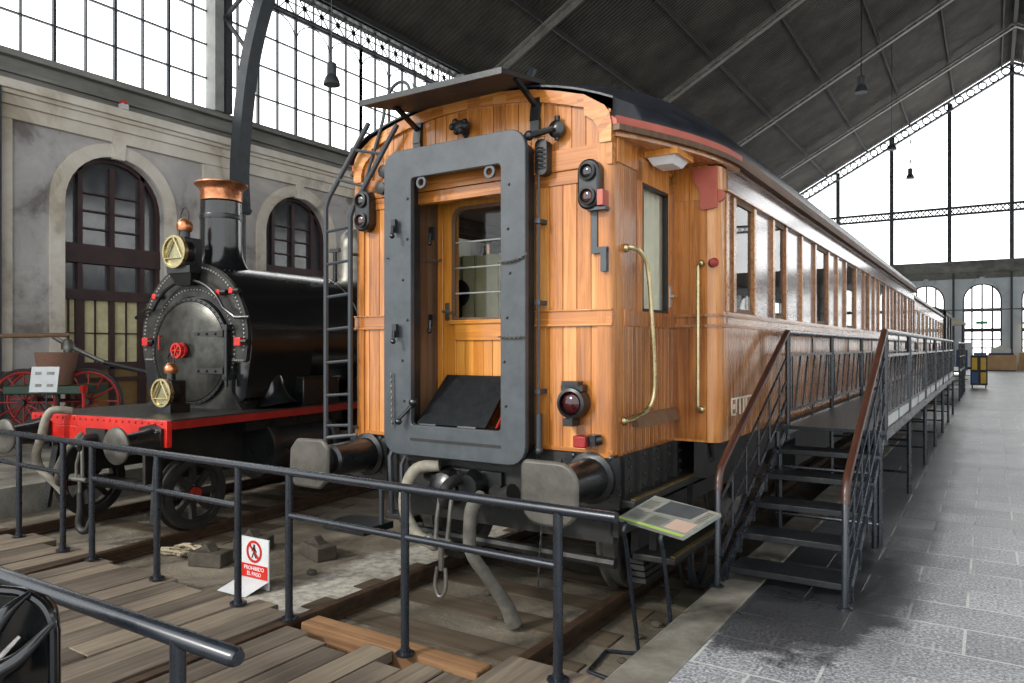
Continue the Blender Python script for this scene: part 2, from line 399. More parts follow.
# walls with arched openings ---------------------------------------------------
def arch_wall(mb, umap, u0, u1, z0, z1, uc, hw, zs, n=16, jamb=.35):
    """panel u0..u1 x z0..z1 with an arched doorway; umap(u, z, depth) -> world"""
    q = lambda a, b, c, d: mb.quad(*[umap(x, z, 0) for x, z in (a, b, c, d)])
    q((u0, z0), (uc-hw, z0), (uc-hw, zs), (u0, zs)); q((uc+hw, z0), (u1, z0), (u1, zs), (uc+hw, zs))
    pts = [(uc-hw*math.cos(PI*k/n), zs+hw*math.sin(PI*k/n)) for k in range(n+1)]
    tops = [(lerp(u0, u1, k/n), z1) for k in range(n+1)]
    for k in range(n): q(pts[k], pts[k+1], tops[k+1], tops[k])
    mb.add([umap(u0, zs, 0), umap(uc-hw, zs, 0), umap(u0, z1, 0)], [(0, 1, 2)]); mb.add([umap(u1, zs, 0), umap(uc+hw, zs, 0), umap(u1, z1, 0)], [(0, 1, 2)])
    loop = [(uc-hw, z0)]+pts+[(uc+hw, z0)]
    for a, b in zip(loop, loop[1:]): mb.quad(umap(*a, 0), umap(*b, 0), umap(*b, -jamb), umap(*a, -jamb))
def arch_trim(mb, umap, uc, hw, zs, z0, w=.3, out=.07, n=18):
    """projecting band round an arch with a keystone"""
    def loop(h, ext): return [(uc-h, z0)]+[(uc-h*math.cos(PI*k/n), zs+h*math.sin(PI*k/n)) for k in range(n+1)]+[(uc+h, z0)]
    A, B = loop(hw, 0), loop(hw+w, 0)
    for i in range(len(A)-1):
        mb.quad(umap(*A[i], out), umap(*A[i+1], out), umap(*B[i+1], out), umap(*B[i], out))
        mb.quad(umap(*B[i], out), umap(*B[i+1], out), umap(*B[i+1], 0), umap(*B[i], 0))
        mb.quad(umap(*A[i], out), umap(*A[i+1], out), umap(*A[i+1], 0), umap(*A[i], 0))
    t = zs+hw
    for du, dd in ((.16, .13),):
        k = [(uc-du*.8, t-.05), (uc+du*.8, t-.05), (uc+du, t+w+.16), (uc-du, t+w+.16)]
        f = [umap(a, b, dd) for a, b in k]; g = [umap(a, b, 0) for a, b in k]
        mb.add(f+g, [(0, 1, 2, 3), (0, 1, 5, 4), (1, 2, 6, 5), (2, 3, 7, 6), (3, 0, 4, 7)])
def ubox(mb, umap, u0, u1, z0, z1, d0, d1):
    vs = [umap(u, z, d) for u in (u0, u1) for z in (z0, z1) for d in (d0, d1)]
    mb.add(vs, [(0, 1, 3, 2), (4, 6, 7, 5), (0, 4, 5, 1), (2, 3, 7, 6), (0, 2, 6, 4), (1, 5, 7, 3)])
def arch_clip(uc, hw, zs, u, pad=0):
    x = min(abs(u-uc), hw-.001); return zs+math.sqrt(max((hw-pad)**2-x*x, 0)) if x < hw-pad else zs
umL = lambda u, z, d: (XW+d, u, z)
umR = lambda u, z, d: (XR-d, u, z)
umE = lambda u, z, d: (u, YE-d, z)
ZSIL, ZTOP = 7.75, 11.3
def arched_door(idx, umap, uc, hw, zs, bright, z0=0):
    n = 16; D = -.28
    prim = 'door_%d' % idx
    fr = MB()      # joinery: outline, transoms, mullions, leaf rails
    loop = [(uc-hw*math.cos(PI*k/n), zs+hw*math.sin(PI*k/n)) for k in range(n+1)]
    inn = [(uc-(hw-.1)*math.cos(PI*k/n), zs+(hw-.1)*math.sin(PI*k/n)) for k in range(n+1)]
    L = [(uc-hw, z0)]+loop+[(uc+hw, z0)]; I = [(uc-hw+.1, z0)]+inn+[(uc+hw-.1, z0)]
    for i in range(len(L)-1):
        a, b, c, d = L[i], L[i+1], I[i+1], I[i]
        fr.add([umap(*p, D) for p in (a, b, c, d)]+[umap(*p, D+.1) for p in (a, b, c, d)], [(4, 5, 6, 7), (3, 2, 6, 7), (0, 1, 5, 4)])
    w = .055
    tr = [2.95, 3.62, 4.0] if not bright else [2.9, 3.05, 4.35]
    if not bright:
        ubox(fr, umap, uc-hw, uc+hw, 2.72, 2.95, D, D+.13); ubox(fr, umap, uc-hw, uc+hw, 3.55, 3.98, D, D+.13)
        ubox(fr, umap, uc-hw, uc+hw, 1.14, 1.3, D, D+.1); ubox(fr, umap, uc-hw, uc+hw, .0, .2, D, D+.1)
        ubox(fr, umap, uc-hw, uc+hw, .86, .95, D, D+.1)
        for u in (-.62*hw, 0, .62*hw):
            ubox(fr, umap, uc+u-w, uc+u+w, 0, min(5.8, arch_clip(uc, hw, zs, uc+u)), D, D+.1)
        for u in (-.62*hw, .62*hw): ubox(fr, umap, uc+u-.09, uc+u+.09, 0, 2.8, D, D+.11)
        th = MB()
        for z in (4.35, 4.75, 5.15): ubox(th, umap, uc-.62*hw, uc+.62*hw, z-.018, z+.018, D, D+.07)
        for u in (-.31*hw, .31*hw, -.81*hw, .81*hw): ubox(th, umap, uc+u-.014, uc+u+.014, 1.1, 2.72, D, D+.05)
        ubox(th, umap, uc-hw, uc+hw, 1.95, 1.98, D, D+.05)
        fr.merge(th)
    else:
        ubox(fr, umap, uc-hw, uc+hw, 2.75, 3.0, D, D+.13); ubox(fr, umap, uc-hw, uc+hw, 4.22, 4.45, D, D+.13)
        for u in (-.52*hw, 0, .52*hw):
            ubox(fr, umap, uc+u-w, uc+u+w, 0, arch_clip(uc, hw, zs, uc+u), D, D+.1)
        for z in (.0, .9, 1.55, 2.15): ubox(fr, umap, uc-hw, uc+hw, z, z+.08, D, D+.07)
        ubox(fr, umap, uc-hw, uc+hw, 0, .5, D, D+.07)
    d = struct(prim, fr, 'maroon')
    pn = MB()
    poly = [(uc-hw, z0)]+loop+[(uc+hw, z0)]
    pn.add([umap(*p, D-.01) for p in poly], [tuple(range(len(poly)))])
    struct('pane', pn, 'daylight' if bright else 'dark_glass', d)
    if not bright:
        cu = MB(); ubox(cu, umap, uc-hw, uc+hw, 1.3, 2.72, D, D+.01); struct('curtain', cu, 'curtain2', d)
        oc = MB(); ubox(oc, umap, uc-hw, uc+hw, .2, 1.14, D, D+.03); struct('panel', oc, 'ochre', d)
    return d
DI = 1
# left wall
lw = MB(); tr = MB(); pil = MB(); base = MB(); bnd = MB(); corn = MB()
starts = [12.1+BAY*k for k in range(-3, 10)]
HW, ZS = 1.17, 4.85
for u0 in starts:
    u1 = min(u0+BAY, YE); uc = u0+BAY/2
    if uc+HW > YE: 
        lw.quad(umL(u0, 0, 0), umL(u1, 0, 0), umL(u1, 7.1, 0), umL(u0, 7.1, 0)); continue
    arch_wall(lw, umL, u0, u1, 0, 7.1, uc, HW, ZS)
    arch_trim(tr, umL, uc, HW, ZS, 0)
    arched_door(DI, umL, uc, HW, ZS, False); DI += 1
    ubox(pil, umL, u0-.45, u0+.45, 0, 6.35, 0, .09)
    for a, b in ((u0, uc-HW-.3), (uc+HW+.3, u1)): ubox(base, umL, a, b, 0, 1.15, 0, .11)
struct('wall_left', lw, 'plaster'); struct('trim_2', tr, 'cream'); struct('trim_3', pil, 'cream')
ubox(bnd, umL, -6, YE, 7.06, ZSIL, -.2, .03); ubox(bnd, umL, -6, YE, 7.62, ZSIL, 0, .22); ubox(bnd, umL, -6, YE, 7.3, 7.36, 0, .12)
ubox(corn, umL, -6, YE, 6.35, 6.62, 0, .12); ubox(corn, umL, -6, YE, 6.62, 6.82, 0, .2); ubox(corn, umL, -6, YE, 6.9, 7.08, 0, .38); ubox(corn, umL, -6, YE, 6.82, 6.9, 0, .28)
struct('trim_4', bnd, 'band'); struct('trim_5', corn, 'cream'); struct('baseboard_left', base, 'band')
# right wall (same pattern, simpler)
rw = MB(); rt = MB()
for u0 in starts:
    u1 = min(u0+BAY, YE); uc = u0+BAY/2
    if uc+HW > YE:
        rw.quad(umR(u0, 0, 0), umR(u1, 0, 0), umR(u1, 7.1, 0), umR(u0, 7.1, 0)); continue
    arch_wall(rw, umR, u0, u1, 0, 7.1, uc, HW, ZS); arch_trim(rt, umR, uc, HW, ZS, 0)
    arched_door(DI, umR, uc, HW, ZS, True); DI += 1
ubox(rw, umR, -6, YE, 7.06, ZSIL, -.2, .2)
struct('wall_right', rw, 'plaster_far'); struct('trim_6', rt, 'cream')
# end wall
ew = MB(); et = MB(); ep = MB(); ei = MB()
ecs = [-.48+3.53*k for k in range(-5, 6)]
for uc in ecs:
    u0, u1 = max(uc-1.765, XW), min(uc+1.765, XR)
    if uc-1.765 < XW-1.3: continue
    arch_wall(ew, umE, u0, u1, 0, 7.1, uc, 1.2, 5.05); arch_trim(et, umE, uc, 1.2, 5.05, 0, .28)
    arched_door(DI, umE, uc, 1.2, 5.05, True); DI += 1
    ubox(ep, umE, u1-.33, u1+.33, 0, 6.6, 0, .12); ubox(ei, umE, u1-.07, u1+.07, 0, 7.0, .12, .3)
ubox(ew, umE, XW, ecs[0]-1.765 if ecs[0]-1.765 > XW else XW+.01, 0, 7.1, -.1, 0)
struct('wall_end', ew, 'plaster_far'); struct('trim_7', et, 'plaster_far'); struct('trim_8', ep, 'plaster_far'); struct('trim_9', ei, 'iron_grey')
eb = MB(); ubox(eb, umE, XW, XR, 7.06, 7.9, -.2, .25); ubox(eb, umE, XW, XR, 6.6, 7.06, -.1, .12); ubox(eb, umE, XW, XR, 4.3, 4.38, .1, .2)
struct('trim_10', eb, 'band')
# side glazing, one window per bay ------------------------------------------------
WI = 1
def side_glazing(umap, u0, u1, detail=True):
    global WI
    a, b = u0, u1
    fr = MB(); nM = 8; dz = .87
    for k in range(nM+1):
        u = lerp(a, b, k/nM); w = .03 if k % 2 == 0 else .016
        ubox(fr, umap, u-w, u+w, ZSIL, ZTOP, -.12, -.03)
    z = ZSIL
    while z < ZTOP-.05:
        ubox(fr, umap, a, b, z-.018, z+.018, -.11, -.04); z += dz
    ubox(fr, umap, a, b, ZTOP-.04, ZTOP+.04, -.12, .05); ubox(fr, umap, a, b, 12.0, 12.12, -.12, .1)
    if detail:
        r = (b-a)/nM
        for k in range(1, nM, 2):       # round heads between the main mullions
            uc = lerp(a, b, k/nM); P = [(uc-r*math.cos(PI*j/10), ZTOP-.1-r+r*math.sin(PI*j/10)) for j in range(11)]
            fr.tube([umap(x, y, -.07) for x, y in P], .018, 5)
        nc = 8
        for k in range(nc):             # star-pattern frieze
            uc = lerp(a, b, (k+.5)/nc); zc = (ZTOP+12.04)/2; h = (b-a)/nc/2
            ubox(fr, umap, uc-h-.015, uc-h+.015, ZTOP, 12.05, -.1, -.04)
            for q in range(8):
                w = PI*q/4; L = .3 if q % 2 == 0 else .42
                fr.bar(umap(uc+.05*math.cos(w), zc+.05*math.sin(w), -.07), umap(uc+min(h/abs(math.cos(w)+1e-6) if abs(math.cos(w)) > .3 else L, L)*math.cos(w), zc+L*math.sin(w), -.07), .03, .03)
            fr.lathe([(.09, -.015), (.09, .015), (.05, .015), (.05, -.015)], umap(uc, zc, -.07), Vector(umap(0, 0, 1))-Vector(umap(0, 0, 0)), 8)
    o = struct('window_%d' % WI, fr, 'iron_grey'); WI += 1
    pn = MB(); ubox(pn, umap, u0, u1, ZSIL-.05, 12.12, -.22, -.2); struct('pane', pn, 'daylight', o)
for u0 in starts: side_glazing(umL, u0, min(u0+BAY, YE), u0 < 34)
for u0 in starts: side_glazing(umR, u0, min(u0+BAY, YE), False)
# end gable glazing
gw = MB(); gp = MB()
gp.add([(XW, YE+.2, 7.8), (XR, YE+.2, 7.8), (XR, YE+.2, zroof(XR)), (RIDGE, YE+.2, zroof(RIDGE)), (XW, YE+.2, zroof(XW))], [(0, 1, 2, 3, 4)])
for k in range(-5, 6):
    x = RIDGE+3.8*k
    if XW < x < XR: gw.box(x-.13, x+.13, YE-.15, YE+.1, 7.9, zroof(x)-.4)
for z in (11.35, 11.85): gw.box(XW, XR, YE-.1, YE+.06, z-.08, z+.08)
x = XW
while x < XR:
    gw.bar((x, YE, 11.35), (x+.45, YE, 11.85), .06, .07); gw.bar((x, YE, 11.85), (x+.45, YE, 11.35), .06, .07); x += .45
for k in range(-9, 10):                 # faint inner glazing clips
    x = RIDGE+1.9*k+.0
    if k % 2 and XW < x < XR:
        for z in (9.2, 9.9, 12.6, 14.0, 15.5, 17.0):
            if z < zroof(x)-1.2:
                for q in (-.62, .62): gw.box(x+q-.025, x+q+.025, YE+.02, YE+.1, z, z+.28)
g = struct('window_60', gw, 'iron_grey'); struct('pane', gp, 'daylight', g)
# gable truss: two chords with rings
gt = MB()
for sgn in (-1, 1):
    xa = XW if sgn < 0 else XR
    f = lambda x, o: (x, YE-.25, zroof(x)-o)
    for o in (.3, 1.0): gt.bar(f(xa, o), f(RIDGE, o), .3, .12)
    L = abs(RIDGE-xa); n = 26
    for k in range(n):
        x = lerp(xa, RIDGE, (k+.5)/n); gt.lathe([(.3, -.05), (.3, .05), (.22, .05), (.22, -.05), (.3, -.05)], f(x, .65), (0, 1, 0), 12)
struct('trim_11', gt, 'lattice')
# roof sheets, purlins, trusses ------------------------------------------------------
rf = MB()
rf.prism([(XW-.6, Y0, zroof(XW-.6)), (RIDGE, Y0, zroof(RIDGE)), (XR+.6, Y0, zroof(XR+.6)), (XR+.6, Y0, zroof(XR+.6)+.12), (RIDGE, Y0, zroof(RIDGE)+.12), (XW-.6, Y0, zroof(XW-.6)+.12)], (0, YE+.3-Y0, 0))
struct('ceiling', rf, 'roof')
pu = MB()
for s in (-1, 1):
    for k in range(0, 7):
        x = lerp(XW+.3, RIDGE-.6, k/6) if s < 0 else lerp(RIDGE+.6, XR-.3, k/6)
        pu.box(x-.04, x+.04, Y0, YE, zroof(x)-.22, zroof(x)-.02)
pu.box(RIDGE-.1, RIDGE+.1, Y0, YE, zroof(RIDGE)-.6, zroof(RIDGE)-.1)
struct('trim_12', pu, 'purlin')
TI = 13
for yt in (1.0, 12.1, 23.3, 34.1, 44.7, 54.8):
    tm = MB(); col = MB()
    for s in (-1, 1):
        X = lambda d: XW+d if s < 0 else XR-d
        f = lambda x, o: (x, yt, zroof(x)-o)
        tm.bar(f(X(.2), .45), f(RIDGE, .45), .12, .1); tm.bar(f(X(.2), .72), f(RIDGE, .72), .28, .05)
        n = 30
        for k in range(n):
            a, b = lerp(X(.2), RIDGE, k/n), lerp(X(.2), RIDGE, (k+1)/n)
            tm.bar(f(a, .45), f(b, .72), .03, .03)
        # curved rib springing from the wall column
        rib = [(.95, 5.2), (.9, 6.0), (1.0, 7.2), (1.33, 8.9), (1.9, 10.3), (2.9, 11.9), (4.2, 13.0), (6.0, 14.2)]
        rib = [tuple(q)[:2] for q in spl([(q[0], q[1], 0) for q in (rib if yt < 15 else rib[:6])], 5)]
        for a, b in zip(rib, rib[1:]): col.bar((X(a[0]), yt, a[1]), (X(b[0]), yt, b[1]), .34 if yt < 15 else .2, .34 if yt < 15 else .2)
        col.bar((X(1.9), yt, 10.3), (X(.3), yt, 11.2), .12, .12); col.bar((X(1.35), yt, 9.0), (X(.3), yt, 10.2), .08, .08)
        col.bar((X(.3), yt, 10.2), (X(1.9), yt, 11.0), .08, .08)
        col.cyl((X(.92), yt, 0), (X(.92), yt, 5.1), .14, n=16); col.lathe([(.26, 0), (.3, .1), (.22, .2), (.22, .45)], (X(.92), yt, 5.05), (0, 0, 1), 12)
    struct('trim_%d' % TI, tm, 'rafter'); struct('trim_%d' % (TI+1), col, 'iron_grey'); TI += 2
pc = MB()
for u0 in starts[1::2]: ubox(pc, umL, u0-.28, u0-.02, ZSIL, 12., -.1, .3); ubox(pc, umR, u0-.14, u0+.14, ZSIL, 12., -.1, .3)
struct('trim_%d' % TI, pc, 'iron_pale'); TI += 1
pd = MB()
for u0 in starts[1::2]: ubox(pd, umL, u0+.05, u0+.22, ZSIL, 12., 0, .32)
struct('trim_%d' % TI, pd, 'iron_grey'); TI += 1
struct('trim_%d' % TI, MB().cyl((XW+.25, 6.85, 0), (XW+.25, 6.85, 7.0), .1, n=12), 'iron_grey'); TI += 1

# ================================================================ TRACKS
def rail_mb(p0, p1):
    mb = MB()
    for (w, a, b) in ((.068, -.032, 0), (.02, -.095, -.032), (.13, -.11, -.095)):
        q0 = Vector(p0)+Vector((0, 0, (a+b)/2)); q1 = Vector(p1)+Vector((0, 0, (a+b)/2)); mb.bar(q0, q1, w, b-a)
    return mb
CX = -3.2
for s, nm in ((1, 'right'), (-1, 'left')):
    x = CX+s*.835
    solid('rail', rail_mb((x, .2, ZR), (x, 44.4, ZR)), 'rail_rust', 'long brown rusty rail under the %s wheels of the wooden carriage' % nm, 'rail', (x, .2, ZR-.11))
LO = Vector((-7.69, 4.07, ZR)); LA = rad(6.4)
def lw_(x, y, z): return (LO.x+x*math.cos(LA)-y*math.sin(LA), LO.y+x*math.sin(LA)+y*math.cos(LA), LO.z+z)
for s, nm in ((1, 'right'), (-1, 'left')):
    a, b = lw_(s*.835, -4, 0), lw_(s*.835, 40, 0)
    solid('rail', rail_mb(a, b), 'rail_rust', 'brown rail under the %s wheels of the black locomotive' % nm, 'rail', (a[0], a[1], a[2]-.11))
SL = 'dark weathered timber sleeper under the wooden carriage track'
ords = ['nearest', 'second nearest', 'third nearest', 'fourth nearest', 'fifth nearest', 'sixth nearest']
for k in range(9):
    y = 4.02+.56*k
    mb = MB().box(CX-1.25, CX+1.08, y-.13, y+.13, -.42, -.333-.006*random.random())
    lab = SL if k > 5 else 'dark timber sleeper lying across the carriage track, %s of the row' % ords[k]
    solid('sleeper', mb, 'sleeper_old', lab, 'sleeper', (CX, y, -.36), 'sleepers of the carriage track', bevel=.01)
mb = MB().box(-3.93, -2.46, 3.44, 3.6, -.34, -.215)
solid('timber_beam', mb, 'fresh_beam', 'orange brown timber beam across the track at the edge of the plank deck', 'beam', (-3.0, 3.5, -.34), bevel=.012)
for k in range(8):
    y = .6+.62*k; a = lw_(0, y, 0)
    mb = MB(); R = Matrix.Rotation(LA, 3, 'Z'); mb.obox((a[0], a[1], -.395), (2.5, .25, .12), R)
    solid('sleeper', mb, 'sleeper_old', 'dark timber sleeper of the track beneath the black locomotive', 'sleeper', (a[0], a[1], -.4), 'sleepers of the locomotive track', bevel=.01)

# timber decks in front
def deck(x0, x1, yend, label, w=.235):
    n = max(1, round((x1-x0)/w)); w = (x1-x0)/n; mb = MB()
    for k in range(n):
        a = x0+k*w; y = -2.0; last = yend+random.uniform(-.12, .1)
        cuts = sorted(random.uniform(.3, 2.9) for _ in range(1))
        pts = [y]+cuts+[last]
        for i in range(len(pts)-1):
            t = random.uniform(-.008, .008)
            R = Matrix.Rotation(rad(random.uniform(-.4, .4)), 3, 'Y')
            mb.obox((a+w/2, (pts[i]+pts[i+1])/2, -.255+t), (w-.008, pts[i+1]-pts[i]-.012, .07), R)
    return solid('plank_deck', mb, 'old_plank', label, 'wooden deck', ((x0+x1)/2, 1.0, -.29), bevel=.008)
deck(-3.96, -2.43, 3.38, 'grey brown plank deck between the two rails of the carriage track')
def xr(s, y): return LO.x+s*.835*math.cos(LA)-(y-LO.y)*math.tan(LA)
mb = MB(); n = 23; x0, x1 = -9.45, -4.12; w = (x1-x0)/n
for k in range(n):
    a = x0+k*w; last = 3.6+random.uniform(-.12, .06); y = -2.0; cut = random.uniform(.4, 2.8)
    segs = []; y0 = None
    st = [y+.04*i for i in range(int((last-y)/.04)+1)]
    for q in st:
        ok = all(abs(a+w/2-xr(s, q)) > w/2+.05 for s in (-1, 1))
        if ok and y0 is None: y0 = q
        if (not ok or abs(q-cut) < .02) and y0 is not None:
            if q-y0 > .15: segs.append((y0, q))
            y0 = None if not ok else q
    if y0 is not None: segs.append((y0, last))
    for (ya, yb) in segs: mb.obox((a+w/2, (ya+yb)/2, -.255+random.uniform(-.007, .007)), (w-.008, yb-ya-.01, .07), Matrix.Rotation(rad(random.uniform(-.4, .4)), 3, 'Y'))
solid('plank_deck', mb, 'old_plank', 'wide grey brown plank deck under the long railing, crossed by the locomotive rails', 'wooden deck', (-6.8, 1.0, -.29), bevel=.006)
mb = MB().box(-2.29, -1.63, .5, 3.55, -.17, -.105)
solid('board', mb, 'old_plank', 'loose brown board lying between the kerb and the right rail', 'board', (-1.95, 2, -.17), bevel=.01)

# ================================================================ RAILINGS
def fy(x): return 3.40+(-2.1-x)*.012
rl = thing('railing', 'long dark pipe railing standing on the plank deck before both trains', 'railing', (-5, fy(-5), -.22))
ZT = .795
part('top_rail', MB().cyl((-9.6, fy(-9.6), ZT), (-1.57, fy(-1.57), ZT), .029, n=12), 'rail_paint', rl, world=True)
posts = [-1.907, -2.974, -4.026, -4.581, -5.615, -6.618, -7.129, -7.995]
for x in posts:
    zb = -.104 if x > -2.05 else -.211
    pm = MB().cyl((x, fy(x), zb), (x, fy(x), ZT), .026, n=12); pm.lathe([(.06, 0), (.06, .012), (.03, .014), (.03, .04)], (x, fy(x), zb), (0, 0, 1), 10)
    part('post', pm, 'rail_paint', rl, world=True)
for a, b in ((-4.026, -1.907), (-6.618, -4.581), (-9.6, -7.129)):
    z = .50
    part('mid_rail', MB().cyl((a, fy(a), z), (b, fy(b), z), .022, n=10), 'rail_paint', rl, world=True)
r2 = thing('railing', 'short dark pipe railing closest to the viewer with a free rounded end', 'railing', (-2.06, 1.33, -.22))
part('top_rail', MB().tube([(-4.2, 1.32, .77), (-1.80, 1.338, .77), (-1.785, 1.338, .77)], [.029, .029, .022], 14), 'rail_paint', r2, world=True)
for x in (-2.06, -3.45): part('post', MB().cyl((x, 1.33, -.104 if x > -3 else -.21), (x, 1.33, .77), .024, n=12), 'rail_paint', r2, world=True)
part('mid_rail', MB().cyl((-4.2, 1.325, .25), (-2.06, 1.33, .25), .022, n=10), 'rail_paint', r2, world=True)
# black iron casting in the corner
ct = thing('iron_casting', 'glossy black ribbed iron casting in front of the short railing', 'iron casting', (-2.55, .98, -.22))
d0 = Vector((.84, .543, 0))       # sideways as the casting faces the visitor
mb = MB(); c = Vector((-2.47, .94, 0))
def cp(u, w, z): return tuple(c+d0*u+Vector((-.543, .84, 0))*w+Vector((0, 0, z)))
prof = [(-.62, .9), (-.2, .935), (-.02, .94), (.1, .93), (.17, .905), (.2, .87), (.21, .8), (.21, -.2), (-.62, -.2)]
mb.prism([cp(u, .06, z) for u, z in prof], tuple(Vector((-.543, .84, 0))*.05))
part('back_plate', mb, 'black_shine', ct, world=True, bevel=.02)
mb = MB(); mb.lathe([(.0, .2), (.09, .19), (.14, .13), (.15, .02), (.15, -.1)], cp(-.12, .06, .6), tuple(-Vector((-.543, .84, 0))), 20)
mb.tube([cp(-.12, -.02, .62), cp(-.02, -.03, .64), cp(.06, 0, .7), cp(.13, .04, .8)], [.02, .03, .03, .015], 8)
part('hub', mb, 'black_shine', ct, world=True)
for (pts, rr) in (([(-.06, -.05, .70), (-.04, -.06, .80), (.0, -.02, .89), (.03, .04, .93)], [.035, .03, .018, .006]), ([(-.2, -.05, .72), (-.2, -.07, .82), (-.22, -.02, .92)], [.04, .03, .01]),
        ([(.0, -.03, .66), (.06, -.05, .72), (.12, -.03, .77), (.17, .04, .84)], [.03, .026, .018, .006]), ([(-.01, -.04, .52), (.04, -.07, .46), (.1, -.06, .43), (.17, .03, .45)], [.035, .04, .035, .012])):
    mb = MB().tube(spl([cp(q[0]+.12 if q[0] < .05 else q[0]+.05, q[1], q[2]) for q in pts], 5), splr([q*1.15 for q in rr], 5), 10)
    part('fin', mb, 'black_shine', ct, world=True)
mb = MB().tube([cp(-.62, .05, .9), cp(-.2, .05, .935), cp(.1, .05, .93), cp(.17, .05, .9), cp(.2, .05, .86), cp(.212, .05, .8), cp(.212, .05, -.2)], .014, 8)
part('rim', mb, 'black_shine', ct, world=True)

# warning sign ------------------------------------------------------------------------
sg = thing('warning_sign', 'small white folded warning sign with red ring on the ground', 'sign', (-5.11, 3.99, -.344), rad(2))
mb = MB().box(-.17, .17, -.006, .006, .005, .415); part('plate', mb, 'offwhite', sg)
mb = MB().add([(-.17, -.012, .075), (.17, -.012, .075), (.12, -.2, .0), (-.22, -.2, .0)], [(0, 1, 2, 3)]); part('foot_plate', mb, 'offwhite', sg)
mb = MB().lathe([(.092, -.002), (.092, .002), (.072, .002), (.072, -.002), (.092, -.002)], (0, -.0095, .302), (0, -1, 0), 28)
mb.obox((0, -.0115, .302), (.018, .002, .155), Matrix.Rotation(rad(-45), 3, 'Y')); part('prohibition_ring', mb, 'red', sg)
mb = MB().ball((.0, -.009, .352), .012, 8, 6, (1, .2, 1)); F = -.0098
for (x0, z0, x1, z1, w) in ((0, .34, .0, .3, .022), (0, .3, .026, .25, .012), (0, .3, -.026, .25, .012), (.005, .335, .03, .3, .009), (-.005, .335, -.026, .305, .009)):
    mb.bar((x0, F, z0), (x1, F, z1), w, .003)
part('walking_figure', mb, 'black', sg)
part('red_band', MB().box(-.16, .16, -.0095, -.006, .083, .195), 'red', sg)
def text(body, size, loc, rot, mat, parent, name='lettering', depth=.0008, align='CENTER'):
    cu = bpy.data.curves.new('t', 'FONT'); cu.body = body; cu.size = size; cu.align_x = align; cu.align_y = 'CENTER'; cu.extrude = depth; cu.resolution_u = 2
    tmp = bpy.data.objects.new('t', cu); COL.objects.link(tmp)
    me = bpy.data.meshes.new_from_object(tmp.evaluated_get(bpy.context.evaluated_depsgraph_get())); bpy.data.objects.remove(tmp)
    me.materials.clear(); me.materials.append(M[mat])
    me.transform(Matrix.LocRotScale(Vector(loc), rot, None))
    o = bpy.data.objects.new(name, me); COL.objects.link(o); o.parent = parent; return o
from mathutils import Euler
text('PROHIBIDO\nEL PASO', .046, (0, -.0105, .139), Euler((rad(90), 0, 0)), 'white', sg)

# information panel ---------------------------------------------------------------------
ip = thing('information_stand', 'slanted information panel on two bent pipe legs beside the stair', 'information stand', (-1.75, 4.3, -.345))
A, B, Cc, D = Vector((-1.96, 4.25, .58)), Vector((-1.46, 4.03, .575)), Vector((-1.305, 4.24, .69)), Vector((-1.80, 4.47, .70))
nrm = (B-A).cross(D-A).normalized()
part('panel_board', MB().prism([A, B, Cc, D], tuple(-nrm*.022)), 'panel', ip, world=True)
def pp(u, v, o=.002): return A+(B-A)*u+(D-A)*v+nrm*o
part('green_stripe', MB().prism([pp(0, 0), pp(1, 0), pp(1, .07), pp(0, .07)], tuple(nrm*.001)), 'lime', ip, world=True)
part('photo_print', MB().prism([pp(.28, .5), pp(.8, .55), pp(.85, .95), pp(.3, .93)], tuple(nrm*.001)), 'grey_paint', ip, world=True)
tx = MB()
for (ua, ub, va, vb) in ((.04, .3, .15, .48), (.04, .24, .55, .9), (.36, .62, .12, .45), (.88, .98, .5, .9)):
    k = int((vb-va)/.05)
    for j in range(k): tx.prism([pp(ua, va+j*.05), pp(ub-.03*random.random(), va+j*.05), pp(ub-.03*random.random(), va+j*.05+.018), pp(ua, va+j*.05+.018)], tuple(nrm*.0006))
part('text_lines', tx, 'steel', ip, world=True)
part('pink_print', MB().prism([pp(.66, .12), pp(.97, .12), pp(.97, .45), pp(.66, .45)], tuple(nrm*.001)), 'faded', ip, world=True)
for (fx, fy_, tx_, ty) in ((-1.91, 4.47, -1.89, 4.2), (-1.665, 4.47, -1.62, 4.13)):
    pts = [(fx, fy_, -.343), (lerp(fx, tx_, .85), lerp(fy_, ty, .9), .45), (lerp(fx, tx_, .95), ty-.01, .535), (tx_, ty+.1, .585), (tx_+.03, ty+.17, .615)]
    part('leg', MB().tube(pts, .014, 8), 'rail_paint', ip, world=True)
part('foot_frame', MB().tube([(-1.9, 4.46, -.33), (-2.1, 4.38, -.33), (-2.06, 4.05, -.33), (-1.7, 3.98, -.33)], .013, 8), 'rail_paint', ip, world=True)

